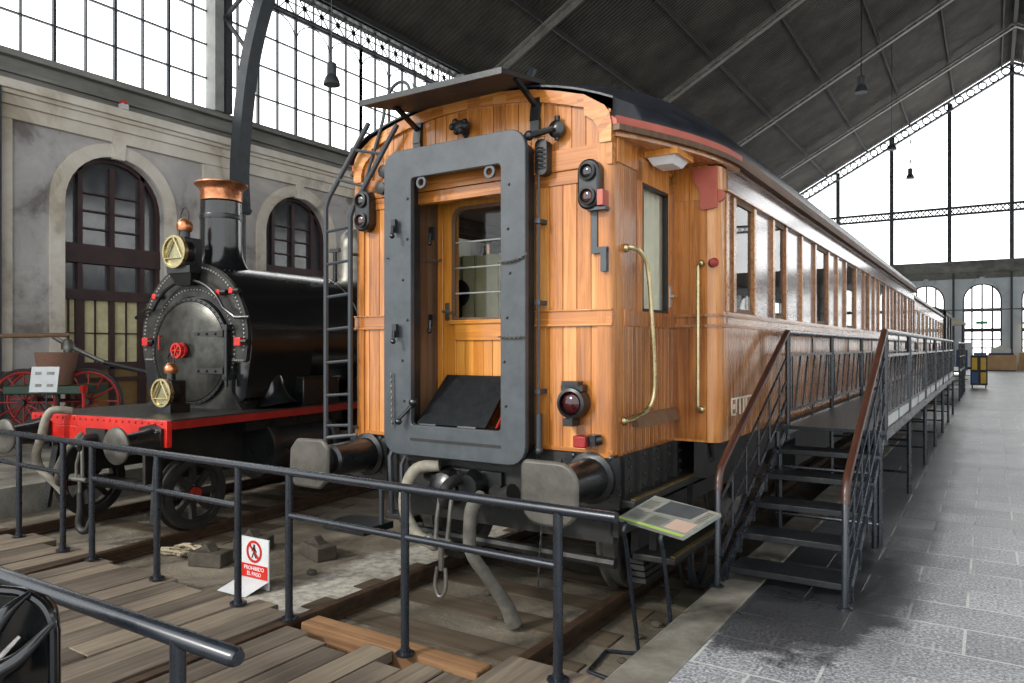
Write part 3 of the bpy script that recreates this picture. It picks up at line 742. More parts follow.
# ================================================================ STAIR AND WALKWAY
XL, XRt = -1.575, -.765
st = thing('metal_stair', 'black open metal stair with brown handrails leading up to the carriage walkway', 'stair', (-1.18, 6, 0))
ZS_ = [.10, .265, .43, .60, .765]; YS = [5.22, 5.57, 5.93, 6.30, 6.66]
for z, y in zip(ZS_, YS):
    mb = MB().box(XL+.03, XRt-.03, y, y+.31, z-.025, z); mb.box(XL+.03, XRt-.03, y-.004, y+.012, z-.04, z+.004)
    part('tread', mb, 'tread', st, world=True, bevel=.004)
for x in (XL, XRt):
    mb = MB()
    mb.bar((x, 5.15, .03), (x, 7.02, .86), .02, .08)
    for z, y in zip(ZS_, YS): mb.box(x-.02, x+.02, y, y+.02, z-.15, z)
    part('stringer', mb, 'rail_paint', st, world=True)
    mb = MB().tube([(x, 5.04, 0), (x, 5.06, .7), (x, 5.10, .76)], .022, 10); mb.lathe([(.045, 0), (.045, .015), (.024, .02)], (x, 5.04, 0), (0, 0, 1), 10)
    part('newel', mb, 'rail_paint', st, world=True)
    mb = MB().tube([(x, 5.06, .66), (x, 5.08, .745), (x, 5.14, .82), (x, 7.06, 1.76), (x, 7.12, 1.785)], .027, 10)
    part('handrail', mb, 'hand_brown', st, 'brown covered handrail', world=True)
    mb = MB().bar((x, 5.12, .2), (x, 7.1, 1.15), .02, .035)
    mb.bar((x, 5.12, .58), (x, 7.1, 1.55), .015, .015)
    mb.bar((x, 5.12, .38), (x, 7.1, 1.34), .014, .014)
    for k in range(5):
        y = 5.4+.36*k; zb = .2+(y-5.12)*.48; mb.cyl((x, y, zb), (x, y, zb+.38), .009, n=6)
    part('balustrade', mb, 'rail_paint', st, world=True)
mb = MB()
mb.cyl((XL, 6.7, .2), (XRt, 6.7, .2), .015, n=8)
part('tie_bar', mb, 'rail_paint', st, world=True)
for x in (XL+.03, XRt-.03): part('support', MB().cyl((x, 6.7, 0), (x, 6.7, .72), .022, n=8), 'rail_paint', st, world=True)

YW0, YW1 = 7.05, 21.4
wk = thing('metal_walkway', 'long raised black metal walkway with railings beside the wooden carriage', 'walkway', (-1.18, 14, 0))
for k in range(6):
    a, b = lerp(YW0, YW1, k/6), lerp(YW0, YW1, (k+1)/6)
    part('deck_plate', MB().box(XL, XRt, a+.004, b-.004, .9, .93), 'tread', wk, world=True, bevel=.003)
ps = [7.15, 9.42, 11.85, 14.1, 16.4, 18.7, 21.1]
for x in (XL, XRt):
    part('edge_beam', MB().box(x-.025, x+.025, YW0, YW1, .85, .932), 'rail_paint', wk, world=True)
    part('top_rail', MB().tube([(x, YW0+.1, 1.785), (x, YW1-.3, 1.785), (x, YW1-.1, 1.74), (x, YW1, 1.6)], .025, 10), 'rail_paint', wk, world=True)
    for y in ps: part('post', MB().cyl((x, y, .8), (x, y, 1.78), .024, n=8), 'rail_paint', wk, world=True)
    for y in [6.76]+ps[1:]:
        part('leg', MB().cyl((x, y, 0), (x, y, .9), .024, n=8), 'rail_paint', wk, world=True)
    for a, b in zip(ps, ps[1:]):
        mb = MB()
        mb.bar((x, a, 1.575), (x, b, 1.575), .02, .025); mb.bar((x, a, 1.06), (x, b, 1.06), .02, .025)
        m = (a+b)/2
        for q in (a+.1, a+.2, b-.2, b-.1): mb.bar((x, q, 1.06), (x, q, 1.575), .012, .012)
        mb.bar((x, m, 1.575), (x, m, 1.78), .014, .014); mb.bar((x, m, .93), (x, m, 1.06), .014, .014)
        for j in range(5):
            y0 = a+.3+(b-a-.85)*j/4; mb.cyl((x, y0, 1.06), (x, y0+.26, 1.575), .010, n=6)
        part('rail_panel', mb, 'rail_paint', wk, world=True)
        if x == XRt:
            for (p, q) in ((a+.05, m-.02), (m+.02, b-.05)):
                part('kick_plate', MB().box(x-.004, x+.004, p+.05, q-.03, .945, 1.035), 'offwhite', wk, 'pale kick plate', world=True)
for y in [6.76]+ps[1:]:
    for z in (.24, .6): part('cross_brace', MB().cyl((XL, y, z), (XRt, y, z), .015, n=6), 'rail_paint', wk, world=True)
# far ramp railing after the walkway
fr = thing('metal_stair', 'distant black metal stair with railings at the far end of the walkway', 'stair', (-1.2, 29, 0))
for x in (XL, XRt-.02):
    mb = MB().tube([(x, 26.2, 1.74), (x, 26.4, 1.78), (x, 31.5, 1.78), (x, 33.0, 1.0)], .025, 8)
    for y in (26.4, 28.1, 29.8, 31.5): mb.cyl((x, y, 0), (x, y, 1.78), .024, n=8)
    for z in (.93, 1.35): mb.cyl((x, 26.4, z), (x, 31.5, z), .018, n=6)
    part('railing_side', mb, 'rail_paint', fr, world=True)
part('deck_plate', MB().box(XL, XRt, 26.4, 31.5, .88, .92), 'tread', fr, world=True)
for k in range(5): part('tread', MB().box(XL, XRt, 31.5+.3*k, 31.78+.3*k, .72-.17*k, .75-.17*k), 'tread', fr, world=True)
# ================================================================ WOODEN CARRIAGE
CA = rad(-.15)
ca = thing('railway_carriage', 'varnished teak railway carriage with black end gangway frame and black roof', 'railway carriage', (CX, 4.4, ZR), CA)
def Z(z): return z+.22
EH, SH, VL, CL = 1.15, 1.5, 1.1, 17.4     # end half width, side half width, vestibule depth, body length
zB, zW, zU, zF, zE = Z(.95), Z(1.80), Z(2.74), Z(2.98), Z(3.13)
def ztop(x): return Z(3.47)-.24*(abs(x)/EH)**2.2
def boards(mb, a, b, z0, z1, mapf, w=.106, th=.022, topf=None):
    n = max(1, round(abs(b-a)/w)); w = (b-a)/n
    for k in range(n):
        u0, u1 = a+k*w, a+(k+1)*w; g = .0006*(1 if b > a else -1); u0 += g; u1 -= g; c = .0035*(1 if b > a else -1)
        t0 = topf(u0) if topf else z1; t1 = topf(u1) if topf else z1
        q_ = th-.006; vs = [mapf(u0, z0, q_), mapf(u1, z0, q_), mapf(u1, t1, q_), mapf(u0, t0, q_), mapf(u0+c, z0, th), mapf(u1-c, z0, th), mapf(u1-c, t1, th), mapf(u0+c, t0, th)]
        mb.add(vs, [(4, 5, 6, 7), (0, 1, 5, 4), (1, 2, 6, 5), (2, 3, 7, 6), (3, 0, 4, 7)])
mE = lambda u, z, d: (u, -d, z)                     # end face
DW = .57
for s in (-1, 1):
    mb = MB()
    a, b = (DW+.0, EH-.05) if s > 0 else (-EH+.05, -DW)
    boards(mb, a, b, zB, zW, mE); boards(mb, a, b, zW+.1, zU, mE)
    mb.box(a, b, -.015, .05, zB, zF)
    part('end_wall', mb, 'teak_v', ca)
for s in (-1, 1):
    mb = MB(); a, b = (DW, EH) if s > 0 else (-EH, -DW)
    mb.box(a, b, -.034, 0, zW, zW+.1); mb.box(a, b, -.045, 0, zW+.088, zW+.1); mb.box(a, b, -.045, 0, zW-.012, zW+.004)
    part('waist_rail', mb, 'teak_h', ca, bevel=.004)
    part('bottom_rail', MB().box(a, b, -.028, 0, zB, zB+.03), 'teak_h', ca, bevel=.004)
mb = MB(); mb.box(-EH+.04, EH-.04, -.03, .05, zU, Z(2.83)); mb.box(-EH, EH, -.034, .05, Z(2.835), zF)
part('end_rail', mb, 'teak_h', ca, bevel=.004)
mb = MB(); boards(mb, -EH+.09, EH-.09, zF, 0, mE, .105, .02, lambda u: ztop(u)-.06 if abs(u) < .98 else ztop(u)-.06-(abs(u)-.98)*.9)
mb.box(-EH+.02, EH-.02, -.013, .05, zF, Z(3.2)); mb.box(-.8, .8, -.013, .05, Z(3.2), Z(3.3)); part('arch_board', mb, 'teak_v', ca)
# arched top moulding with rounded corners
o, i = [], []
N = 26
pts = [(-EH, zF)]+[(-EH, Z(3.1)), (-EH+.015, Z(3.17)), (-EH+.05, Z(3.22)), (-EH+.12, Z(3.265)), (-EH+.2, ztop(.95)+.004)]
mid = [(x, ztop(x)) for x in [lerp(-.9, .9, k/16) for k in range(17)]]
o = pts+mid+[(-x, z) for x, z in pts[::-1]]
mb = MB()
for a, b in zip(o, o[1:]):
    c = Vector((0, 0, Z(2.6)))
    def inn(p):
        x, z = p; k = .085
        return (x*(1-k/EH*1.0) if abs(x) > .95 else x, z-k if abs(x) < .98 else z-k*max(0, min(1, (z-Z(3.02))/.1)))
    ai, bi = inn(a), inn(b)
    q = [(a[0], -.045, a[1]), (b[0], -.045, b[1]), (bi[0], -.045, bi[1]), (ai[0], -.045, ai[1])]
    r = [(p[0], .03, p[2]) for p in q]
    mb.add(q+r, [(0, 1, 2, 3), (0, 1, 5, 4), (2, 3, 7, 6), (1, 2, 6, 5), (3, 0, 4, 7)])
part('arch_moulding', mb, 'teak_h', ca)
for s in (-1, 1):
    mb = MB(); r = .055
    loop = [(EH-r-.05, -.036)]+[(EH-r+r*math.sin(rad(a)), -.036+r-r*math.cos(rad(a))) for a in range(0, 91, 15)]+[(EH, .14), (EH-.1, .14)]
    mb.prism([(s*x, y, zB-.02) for x, y in loop], (0, 0, zF-zB+.02)); part('corner_post', mb, 'teak_v', ca)
# doorway recess
mb = MB(); RD = .26
for s in (-1, 1):
    for k in range(3):
        y0 = .0+k*RD/3; mb.box(min(s*DW-.02*s, s*DW+.02*s), max(s*DW-.02*s, s*DW+.02*s), y0+.003, y0+RD/3-.003, Z(1.0), Z(2.95))
mb.box(s*.455-.012, s*.455+.012, -.164, .02, Z(1.06), Z(2.92)); mb.box(-DW, DW, .0, RD, Z(2.93), Z(2.96)); mb.box(min(s*.45, s*DW), max(s*.45, s*DW), -.03, .0, Z(1.02), Z(2.95)); mb.box(-DW, -.52, RD-.03, RD+.002, Z(1.02), Z(2.95)); mb.box(-DW, DW, -.03, RD+.3, Z(.98), Z(1.02))
part('door_jamb', mb, 'teak_dull', ca)
dr = part('door_frame', MB().box(-DW+.0, -.47, RD-.0, RD+.05, Z(1.02), Z(2.95)).box(.47, DW, RD-.02, RD+.05, Z(1.02), Z(2.95)).box(-DW, DW, RD-.02, RD+.05, Z(2.84), Z(2.95)), 'teak_brt', ca, bevel=.006)
mb = MB(); y0 = RD+.0; y1 = RD+.045; wx0, wx1, wz0, wz1 = -.34, .36, Z(1.86), Z(2.72)
for a, b, c_, d in ((-.465, wx0, Z(1.02), Z(2.835)), (wx1, .465, Z(1.02), Z(2.835))): mb.box(a, b, y0, y1, c_, d)
mb.box(wx0, wx1, y0, y1, wz1, Z(2.835))
door = part('door', mb, 'teak_brt', ca, bevel=.005)
mb = MB().box(wx0, wx1, y0-.012, y1, Z(1.70), Z(1.84)); mb.box(wx0-.05, wx1+.05, y0-.03, y1, Z(1.83), Z(1.86)); part('door_rail', mb, 'teak_brth', door, bevel=.005)
mb = MB(); boards(mb, wx0, wx1, Z(1.05), Z(1.70), lambda u, z, d: (u, y0+.02-d, z), .09, .015); mb.box(wx0, wx1, y0+.012, y1, Z(1.04), Z(1.7)); part('door_boards', mb, 'teak_brt', door)
out = rrect(wx0-.03, wx1+.03, wz0-.0, wz1+.03, [.1, .1, .02, .02]); inr = rrect(wx0+.0, wx1-.0, wz0+.02, wz1, [.08, .08, .015, .015])
mb = MB().ring([(x, y0-.012, z) for x, z in out], [(x, y0-.012, z) for x, z in inr], (0, .03, 0)); part('window_frame', mb, 'teak_dull', door)
mb = MB().quad((wx0, y0+.015, wz0), (wx1, y0+.015, wz0), (wx1, y0+.015, wz1), (wx0, y0+.015, wz1)); part('pane', mb, 'glass', door)
mb = MB()
for z in (Z(2.07), Z(2.27), Z(2.47)): mb.cyl((wx0, y0+.004, z), (wx1, y0+.004, z), .007, n=6)
part('window_bar', mb, 'iron_pale', door)
mb = MB().cyl((-.42, y0, Z(1.93)), (-.42, y0-.06, Z(1.93)), .014, n=8); mb.cyl((-.42, y0-.055, Z(1.93)), (-.33, y0-.055, Z(1.915)), .012, n=8); mb.box(-.44, -.4, y0-.006, y0, Z(1.86), Z(2.0)); part('door_handle', mb, 'steel', door)
def curtain(x0, x1, y, z0, z1, fold=.025, n=40, axis='x'):
    rows = []
    for z in (z0, (z0+z1)/2, z1):
        rows.append([((lerp(x0, x1, k/n), y+fold*math.sin(k*1.15)+.008*math.sin(k*.4), z) if axis == 'x' else (y+fold*math.sin(k*1.15), lerp(x0, x1, k/n), z)) for k in range(n+1)])
    return MB().grid(rows)
part('curtain', curtain(-.84, -.62, .5, Z(1.75), Z(2.8), .02, 16), 'curtain', ca, 'narrow white curtain behind end door')
mb = curtain(-1.05, -.1, .86, Z(1.7), Z(2.45), .03, 40); part('curtain', mb, 'curtain2', ca, 'cream curtain inside the vestibule')
part('partition', MB().box(-.8, -.68, .62, .7, Z(1.0), Z(2.9)), 'teak_dull', ca)
hb = MB().cyl((-.55, .6, Z(1.86)), (-.55, .6, Z(2.02)), .015, n=8); hb.lathe([(.1, -.02), (.115, 0), (.1, .02)], (-.55, .58, Z(2.1)), (0, 1, 0), 18); hb.box(-.66, -.44, .52, .68, Z(1.84), Z(1.87))
part('handwheel', hb, 'black', ca)
# black gangway frame with tread plate ---------------------------------------------------
gf = MB(); fY = -.21
cs = [.13, .13, .13, .13]
out = rrect(-.665, .60, Z(.85), Z(3.12), cs); inr = rrect(-.40, .40, Z(1.075), Z(2.90), .03)
gf.ring([(x, fY, z) for x, z in out], [(x, fY, z) for x, z in inr], (0, .045, 0))
gfo = part('gangway_frame', gf, 'grey_paint', ca, 'dark grey painted rounded gangway frame', bevel=.006)
out2 = rrect(-.62, .56, Z(.90), Z(3.07), .1); inr2 = rrect(-.48, .48, Z(1.03), Z(2.97), .03)
part('frame_liner', MB().ring([(x, fY+.045, z) for x, z in out2], [(x, fY+.045, z) for x, z in inr2], (0, .16, 0)), 'black_matt', gfo)
bo = MB()
for z in [Z(1.25+.3*k) for k in range(6)]:
    for x in (-.47, .47): part('bolt', MB().ball((x+random.uniform(-.05, .05), fY-.002, z), .011, 6, 4), 'black', gfo)
br = MB()
br.ring([(x*.045, fY-.012, z*.045+Z(2.86)) for x, z in [(math.cos(rad(20*k)), math.sin(rad(20*k))) for k in range(18)]], [(x*.026, fY-.012, z*.026+Z(2.86)) for x, z in [(math.cos(rad(20*k)), math.sin(rad(20*k))) for k in range(18)]], (0, .02, 0))
for dx in (-.31, .30):
    part('ring_eye', MB().lathe([(.045, -.01), (.045, .01), (.026, .01), (.026, -.01), (.045, -.01)], (dx, fY+.02, Z(2.86)), (0, 1, 0), 18), 'grey_paint', gfo)
def chain(mb, p0, p1, sag=.05, n=26, r=.005):
    p0, p1 = Vector(p0), Vector(p1)
    for k in range(n):
        t0, t1 = k/n, (k+1)/n
        a = p0.lerp(p1, t0)-Vector((0, 0, sag*4*t0*(1-t0))); b = p0.lerp(p1, t1)-Vector((0, 0, sag*4*t1*(1-t1)))
        d = (b-a)*.25; s = Vector((0, 0, .006)) if k % 2 else Vector((0, .006, 0))
        mb.tube([a-d*.4, a+d+s, b-d+s, b+d*.4], r, 5); mb.tube([a-d*.4, a+d-s, b-d-s, b+d*.4], r, 5)
    return mb
part('chain', chain(MB(), (-.62, fY-.02, Z(2.32)), (-.56, .1, Z(2.33)), .01, 12), 'steel', gfo)
part('chain', chain(MB(), (-.56, .1, Z(2.335)), (-.46, RD-.03, Z(2.34)), .01, 8), 'steel', gfo)
part('chain', chain(MB(), (.40, fY-.02, Z(2.23)), (.62, fY-.015, Z(2.27)), .02, 14), 'steel', gfo)
part('chain', chain(MB(), (.40, fY-.02, Z(1.72)), (.6, fY-.02, Z(1.72)), .004, 12), 'steel', gfo)
part('chain', chain(MB(), (-.57, fY-.02, Z(1.45)), (-.56, fY-.02, Z(1.05)), .0, 18), 'steel', gfo)
for (x, y, z) in ((-.53, fY-.02, Z(2.55)), (-.40, .05, Z(2.52)), (-.40, .05, Z(1.85)), (-.52, fY-.02, Z(1.77))):
    lat = MB().box(x-.02, x+.02, y-.03, y, z-.05, z+.05); lat.cyl((x, y-.03, z), (x+.02, y-.06, z-.07), .012, n=6); lat.ball((x+.02, y-.06, z-.08), .02, 8, 6); part('latch', lat, 'black', gfo)
lat = MB().cyl((-.40, fY+.02, Z(1.22)), (-.46, fY-.06, Z(1.12)), .014, n=8); lat.ball((-.39, fY+.02, Z(1.24)), .035, 8, 6); lat.ball((-.465, fY-.06, Z(1.1)), .026, 8, 6)
part('lever', lat, 'black', gfo)
mb = MB(); A0 = [(-.36, -.15, Z(1.085)), (.26, -.15, Z(1.085)), (.19, .2, Z(1.42)), (-.36, .2, Z(1.42))]
mb.prism([(-.38, -.15, Z(1.07)), (.24, -.15, Z(1.07)), (.24, .19, Z(1.42)), (-.36, .19, Z(1.42))], (0, -.014, .014)); tp = part('tread_plate', mb, 'tread', ca, 'dark hinged tread plate leaning in the doorway')
part('hinge', MB().cyl((-.36, -.155, Z(1.075)), (-.2, -.155, Z(1.075)), .014, n=8).cyl((.0, -.155, Z(1.075)), (.16, -.155, Z(1.075)), .014, n=8), 'black', tp)
part('sill_box', MB().box(-.44, .44, -.19, .05, Z(.9), Z(1.06)).box(-.4, .4, -.215, -.19, Z(.96), Z(.98)), 'black_matt', ca)
part('side_flap', MB().prism([(.28, -.1, Z(1.08)), (.28, .2, Z(1.08)), (.28, .2, Z(1.4))], (.015, 0, 0)), 'dark_red', ca)
for s, x in ((-1, -.70), (1, .64)):   # hanging rods either side of the frame
    mb = MB().cyl((x, -.1, Z(1.0)), (x, -.1, Z(2.85)), .009, n=6)
    for z in (Z(1.35), Z(1.95), Z(2.5)): mb.box(x-.02, x+.02, -.12, 0, z-.015, z+.015)
    mb.cyl((x, -.1, Z(.96)), (x, -.1, Z(1.2)), .024, n=10); mb.ball((x, -.1, Z(.95)), .03, 8, 6)
    part('lifting_rod', mb, 'iron_grey', ca)
mb = MB().prism([(x+.66, -.11, z+Z(2.93)) for x, z in rrect(-.045, .045, -.12, .12, .035)], (0, .07, 0))
for k in range(5): mb.tube([(.63, -.125, Z(2.86)+.03*k), (.66, -.14, Z(2.865)+.03*k), (.69, -.125, Z(2.86)+.03*k)], .006, 5)
part('cable_socket', mb, 'black', ca)
mb = MB().cyl((-.66+.0, -.1, Z(1.6)), (-.66, -.1, Z(1.78)), .03, n=10); mb.cyl((-.74, -.08, Z(1.3)), (-.74, -.08, Z(2.0)), .008, n=6); mb.cyl((-.78, -.03, Z(1.78)), (-.6, -.16, Z(1.78)), .012, n=6); mb.cyl((-.78, -.03, Z(1.36)), (-.6, -.16, Z(1.36)), .012, n=6)
part('pipe_fitting', mb, 'black_matt', ca)
# marker lamps -------------------------------------------------------------------------
def marker(x, zc, lab, h=.165):
    o = rrect(x-.078, x+.078, zc-h, zc+h, .076)
    mb = MB().prism([(a, -.115, b) for a, b in o], (0, .095, 0)); L = part('marker_lamp', mb, 'black', ca, lab, bevel=.015)
    for dz, mt in ((.08, 'clear_lens'), (-.08, 'amber_lens')):
        part('lens_rim', MB().lathe([(.058, 0), (.06, .025), (.045, .03), (.044, 0), (.058, 0)], (x, -.11, zc+dz), (0, -1, 0), 18), 'black_matt', L)
        part('lens', MB().ball((x, -.115, zc+dz), .044, 14, 8, (1, .45, 1)), mt, L)
marker(1.015, Z(2.705), 'black twin marker lamp on right of end wall'); marker(-.995, Z(2.735), 'black twin marker lamp on left of end wall', .165)
part('red_block', MB().box(1.085, 1.125, -.12, -.03, Z(2.56), Z(2.66)), 'brick_red', ca, 'faded red block')
mb = MB().box(1.0, 1.135, -.1, -.03, Z(2.535), Z(2.555)); mb.box(1.01, 1.05, -.05, -.03, Z(2.28), Z(2.54)); mb.box(1.01, 1.125, -.06, -.03, Z(2.26), Z(2.30)); mb.box(1.085, 1.125, -.07, -.03, Z(2.14), Z(2.29)); part('lamp_bracket', mb, 'grey_paint', ca)
mb = MB().lathe([(.105, 0), (.11, .05), (.1, .09), (.08, .095), (.075, .03)], (.89, -.03, Z(1.28)), (0, -1, 0), 22); mb.box(.81, .97, -.1, -.03, Z(1.36), Z(1.40)); mb.box(.83, .95, -.13, -.05, Z(1.40), Z(1.425)); mb.box(.84, .91, -.13, -.03, Z(1.13), Z(1.18))
tl = part('tail_lamp', mb, 'black', ca, 'round black tail lamp with dark red lens'); part('lens', MB().ball((.89, -.085, Z(1.28)), .078, 18, 10, (1, .6, 1)), 'lens', tl)
mb = MB().box(.93, 1.02, -.16, -.06, Z(1.0), Z(1.075)); rk = part('side_lamp', mb, 'dark_red', ca, 'small square red lamp', bevel=.008); part('bracket', MB().cyl((1.02, -.1, Z(1.04)), (1.08, -.05, Z(1.05)), .035, n=10).box(1.02, 1.07, -.12, -.03, Z(1.01), Z(1.08)), 'black', rk)
mb = MB().cyl((.60, -.16, Z(3.07)), (.76, -.12, Z(3.10)), .022, n=8); mb.ball((.60, -.16, Z(3.07)), .035, 8, 6); mb.lathe([(.05, 0), (.06, .02), (.06, .05), (.03, .07)], (.76, -.03, Z(3.11)), (0, -1, 0), 14); mb.cyl((.76, -.06, Z(3.04)), (.76, -.06, Z(3.2)), .02, n=8); part('coupling_arm', mb, 'black', ca)
mb = MB().ball((-.03, -.08, Z(3.25)), .055, 10, 8, (1.2, .8, .9))
for k in range(7): mb.ball((-.03+.065*math.cos(k), -.1+.02*math.sin(2*k), Z(3.25)+.035*math.sin(k)), .026, 7, 5)
mb.cyl((-.03, -.06, Z(3.27)), (-.03, .0, Z(3.2)), .03, n=8); part('warning_bell', mb, 'black_matt', ca)
mb = MB().lathe([(.03, 0), (.05, .02), (.05, .05), (.02, .06)], (-.83, -.03, Z(2.9)), (0, -1, 0), 12); mb.lathe([(.03, 0), (.05, .02), (.05, .05), (.02, .06)], (-.8, -.03, Z(3.03)), (0, -1, 0), 12); part('socket', mb, 'black_matt', ca)
# roof board above the end -----------------------------------------------------------------
mb = MB(); mb.prism([(-.60, -.52, Z(3.385)), (.61, -.50, Z(3.385)), (.60, .05, Z(3.475)), (-.52, .05, Z(3.46))], (0, 0, .03)); rb = part('roof_walkway', mb, 'bench', ca, 'dark board sloping out over the end roof')
part('edge_strip', MB().bar((-.6, -.52, Z(3.4)), (.61, -.5, Z(3.4)), .02, .04), 'black', rb)
for x in (-.47, .58):
    mb = MB().bar((x, -.02, Z(3.45)), (x, -.055, Z(3.2)), .07, .025); mb.box(x-.035, x+.035, -.06, -.03, Z(3.1), Z(3.22)); mb.bar((x, -.3, Z(3.42)), (x, -.03, Z(3.3)), .03, .03); part('board_bracket', mb, 'black', rb)
# ladder ---------------------------------------------------------------------------------
ld = MB()
lp = {0: [(-1.41, -.1, Z(.87)), (-1.41, -.1, Z(2.8)), (-1.375, -.1, Z(2.88)), (-.93, -.1, Z(3.42))], 1: [(-1.13, -.1, Z(.95)), (-1.13, -.1, Z(2.7)), (-1.09, -.1, Z(2.78)), (-.63, -.1, Z(3.36))]}
ld.tube(lp[0], .02, 8); ld.tube(lp[1], .02, 8)
for z in (1.0, 1.25, 1.52, 1.79, 2.06, 2.33, 2.6): ld.cyl((-1.41, -.1, Z(z)), (-1.13, -.1, Z(z+.02)), .013, n=6)
for t in (.25, .65): ld.cyl(tuple(lerp(-1.375, -.93, t) if i == 0 else (-.1 if i == 1 else lerp(Z(2.88), Z(3.42), t)) for i in range(3)), tuple(lerp(-1.09, -.63, t) if i == 0 else (-.1 if i == 1 else lerp(Z(2.78), Z(3.36), t)) for i in range(3)), .013, n=6)
lo = part('ladder', ld, 'iron_grey', ca, 'grey metal ladder at the left corner')
hp = [(-1.06, -.06, Z(2.85)), (-.82, -.06, Z(3.42)), (-.78, -.06, Z(3.58)), (-.71, -.06, Z(3.675)), (-.62, -.06, Z(3.70)), (-.55, -.06, Z(3.65)), (-.53, -.06, Z(3.48))]
part('hand_hoop', MB().tube(hp, .013, 8), 'iron_grey', lo)
part('ladder_stay', MB().cyl((-1.41, -.1, Z(.9)), (-1.0, .05, Z(.95)), .018, n=8), 'iron_grey', lo)
part('ladder_stay', MB().cyl((-1.13, -.1, Z(1.0)), (-1.1, .03, Z(1.0)), .015, n=8), 'iron_grey', lo)
part('ladder_stay', MB().cyl((-1.13, -.1, Z(2.4)), (-1.12, .03, Z(2.4)), .012, n=8), 'iron_grey', lo)
# vestibule sides, return walls, body sides ---------------------------------------------------
WIN = [(5.9, 6.41), (7.14, 7.56), (9.08, 9.79), (11.17, 12.0), (12.95, 13.4), (14.76, 15.54), (16.9, 17.5), (18.9, 19.7), (20.6, 21.1)]
WIN = [(a-4.4-.05, b-4.4+.04) for a, b in WIN]
wz0, wz1 = Z(1.92), Z(2.83)
for s in (-1, 1):
    side = 'right' if s > 0 else 'left'
    mV = lambda u, z, d: (s*(EH-.02+d), u, z)
    mb = MB(); boards(mb, .14, VL, zB, zW, mV, .075); mb.box(min(s*(EH-.06), s*(EH-.005)), max(s*(EH-.06), s*(EH-.005)), .05, VL, zB-.02, zW)
    for a, b in ((.14, .38), (.98, VL)): boards(mb, a, b, zW+.1, Z(2.9), mV, .12)
    part('vestibule_wall', mb, 'teak_side', ca)
    xs = sorted((s*(EH-.04), s*(EH+.012)))
    vd = MB().box(xs[0], xs[1], .36, .44, zW+.08, Z(2.95)).box(xs[0], xs[1], .93, 1.0, zW+.08, Z(2.95)).box(xs[0], xs[1], .36, 1.0, Z(2.8), Z(2.97)).box(xs[0], xs[1]+.0, .14, VL, zW-.01, zW+.1).box(xs[0], xs[1], .03, .38, Z(2.86), Z(3.03)).box(xs[0], xs[1], .36, VL, Z(2.96), Z(3.03))
    v = part('vestibule_door', vd, 'teak_v', ca, bevel=.005)
    xg = s*(EH-.01)
    fr_ = MB()
    for a, b, c_, d in ((.42, .46, Z(1.88), Z(2.82)), (.91, .95, Z(1.88), Z(2.82)), (.42, .95, Z(1.88), Z(1.92)), (.42, .95, Z(2.78), Z(2.82))): fr_.box(min(xg-.02, xg+.02), xg+.02, a, b, c_, d)
    part('window_frame', fr_, 'black_matt', v)
    part('pane', MB().quad((xg, .44, Z(1.9)), (xg, .94, Z(1.9)), (xg, .94, Z(2.8)), (xg, .44, Z(2.8))), 'glass', v)
    cu = MB(); n = 36
    cu.grid([[(s*(EH-.05)-s*.02*math.sin(k*1.3)-s*.01, .33+.70*k/n, zz) for k in range(n+1)] for zz in (Z(1.85), Z(2.3), Z(2.82))])
    part('curtain', cu, 'curtain', v)
    part('door_handle', MB().cyl((s*(EH+.01), .965, Z(2.03)), (s*(EH+.06), .965, Z(2.03)), .012, n=8).cyl((s*(EH+.055), .9, Z(2.03)), (s*(EH+.055), 1.0, Z(2.03)), .011, n=8).box(min(s*(EH+.01), s*(EH+.02)), max(s*(EH+.01), s*(EH+.02)), .95, .98, Z(1.95), Z(2.11)), 'chrome', v)
    xw = s*EH
    part('water_rail', MB().prism([(xw, .28, Z(1.11)), (xw, .28, Z(1.19)), (xw+s*.03, .28, Z(1.17)), (xw+s*.06, .28, Z(1.1))], (0, .78, 0)), 'teak_dull', ca)
    # return wall with rounded outer corner
    r = .09
    mb = MB(); mR = lambda u, z, d: (s*u, VL-d, z)
    for a, b in ((zB, zW), (zW+.1, Z(2.76)), (Z(2.765), zF+.05)): boards(mb, EH-.02, SH-r, a, b, mR, .13)
    lp_ = [(SH-r, VL-.022)]+[(SH-r+r*math.sin(rad(a)), VL+r-.022-r*math.cos(rad(a))) for a in range(0, 91, 10)]+[(SH, VL+.2), (SH-.06, VL+.2), (SH-.06, VL+.06), (SH-r, VL+.03)]
    mb.prism([(s*x, y, zB-.02) for x, y in lp_], (0, 0, zF+.05-zB))
    e = sorted((s*(EH-.03), s*(SH-r+.0))); mb.box(e[0], e[1], VL-.02, VL+.03, zW-.01, zW+.11); mb.box(e[0], e[1], VL-.015, VL+.03, zB-.02, zF+.05)
    part('return_wall', mb, 'teak_v', ca)
    lp_ = [(EH, VL-.036), (SH-r, VL-.036)]+[(SH-r+(r+.014)*math.sin(rad(a)), VL+r-.022-(r+.014)*math.cos(rad(a))) for a in range(0, 91, 10)]+[(SH+.014, CL), (SH-.02, CL), (SH-.02, VL+.1), (EH, VL)]
    for a, b in ((zW, zW+.022), (zW+.08, zW+.1)): part('waist_moulding', MB().prism([(s*x, y, a) for x, y in lp_], (0, 0, b-a)), 'teak_y', ca)
    # long side
    mS = lambda u, z, d: (s*(SH-.02+d), u, z)
    mb = MB(); boards(mb, VL+.2, CL, zB-.02, zW, mS, .088)
    q = sorted((s*(SH-.05), s*(SH-.005))); mb.box(q[0], q[1], VL+.15, CL, zB-.02, zW+.1)
    part('side_wall', mb, 'teak_side', ca)
    q2 = sorted((s*(SH-.05), s*(SH)))
    part('waist_panel', MB().box(q2[0], q2[1], VL+.16, CL, zW+.02, zW+.08).box(q2[0], q2[1], VL+.16, CL, zW+.1, wz0), 'teak_y', ca)
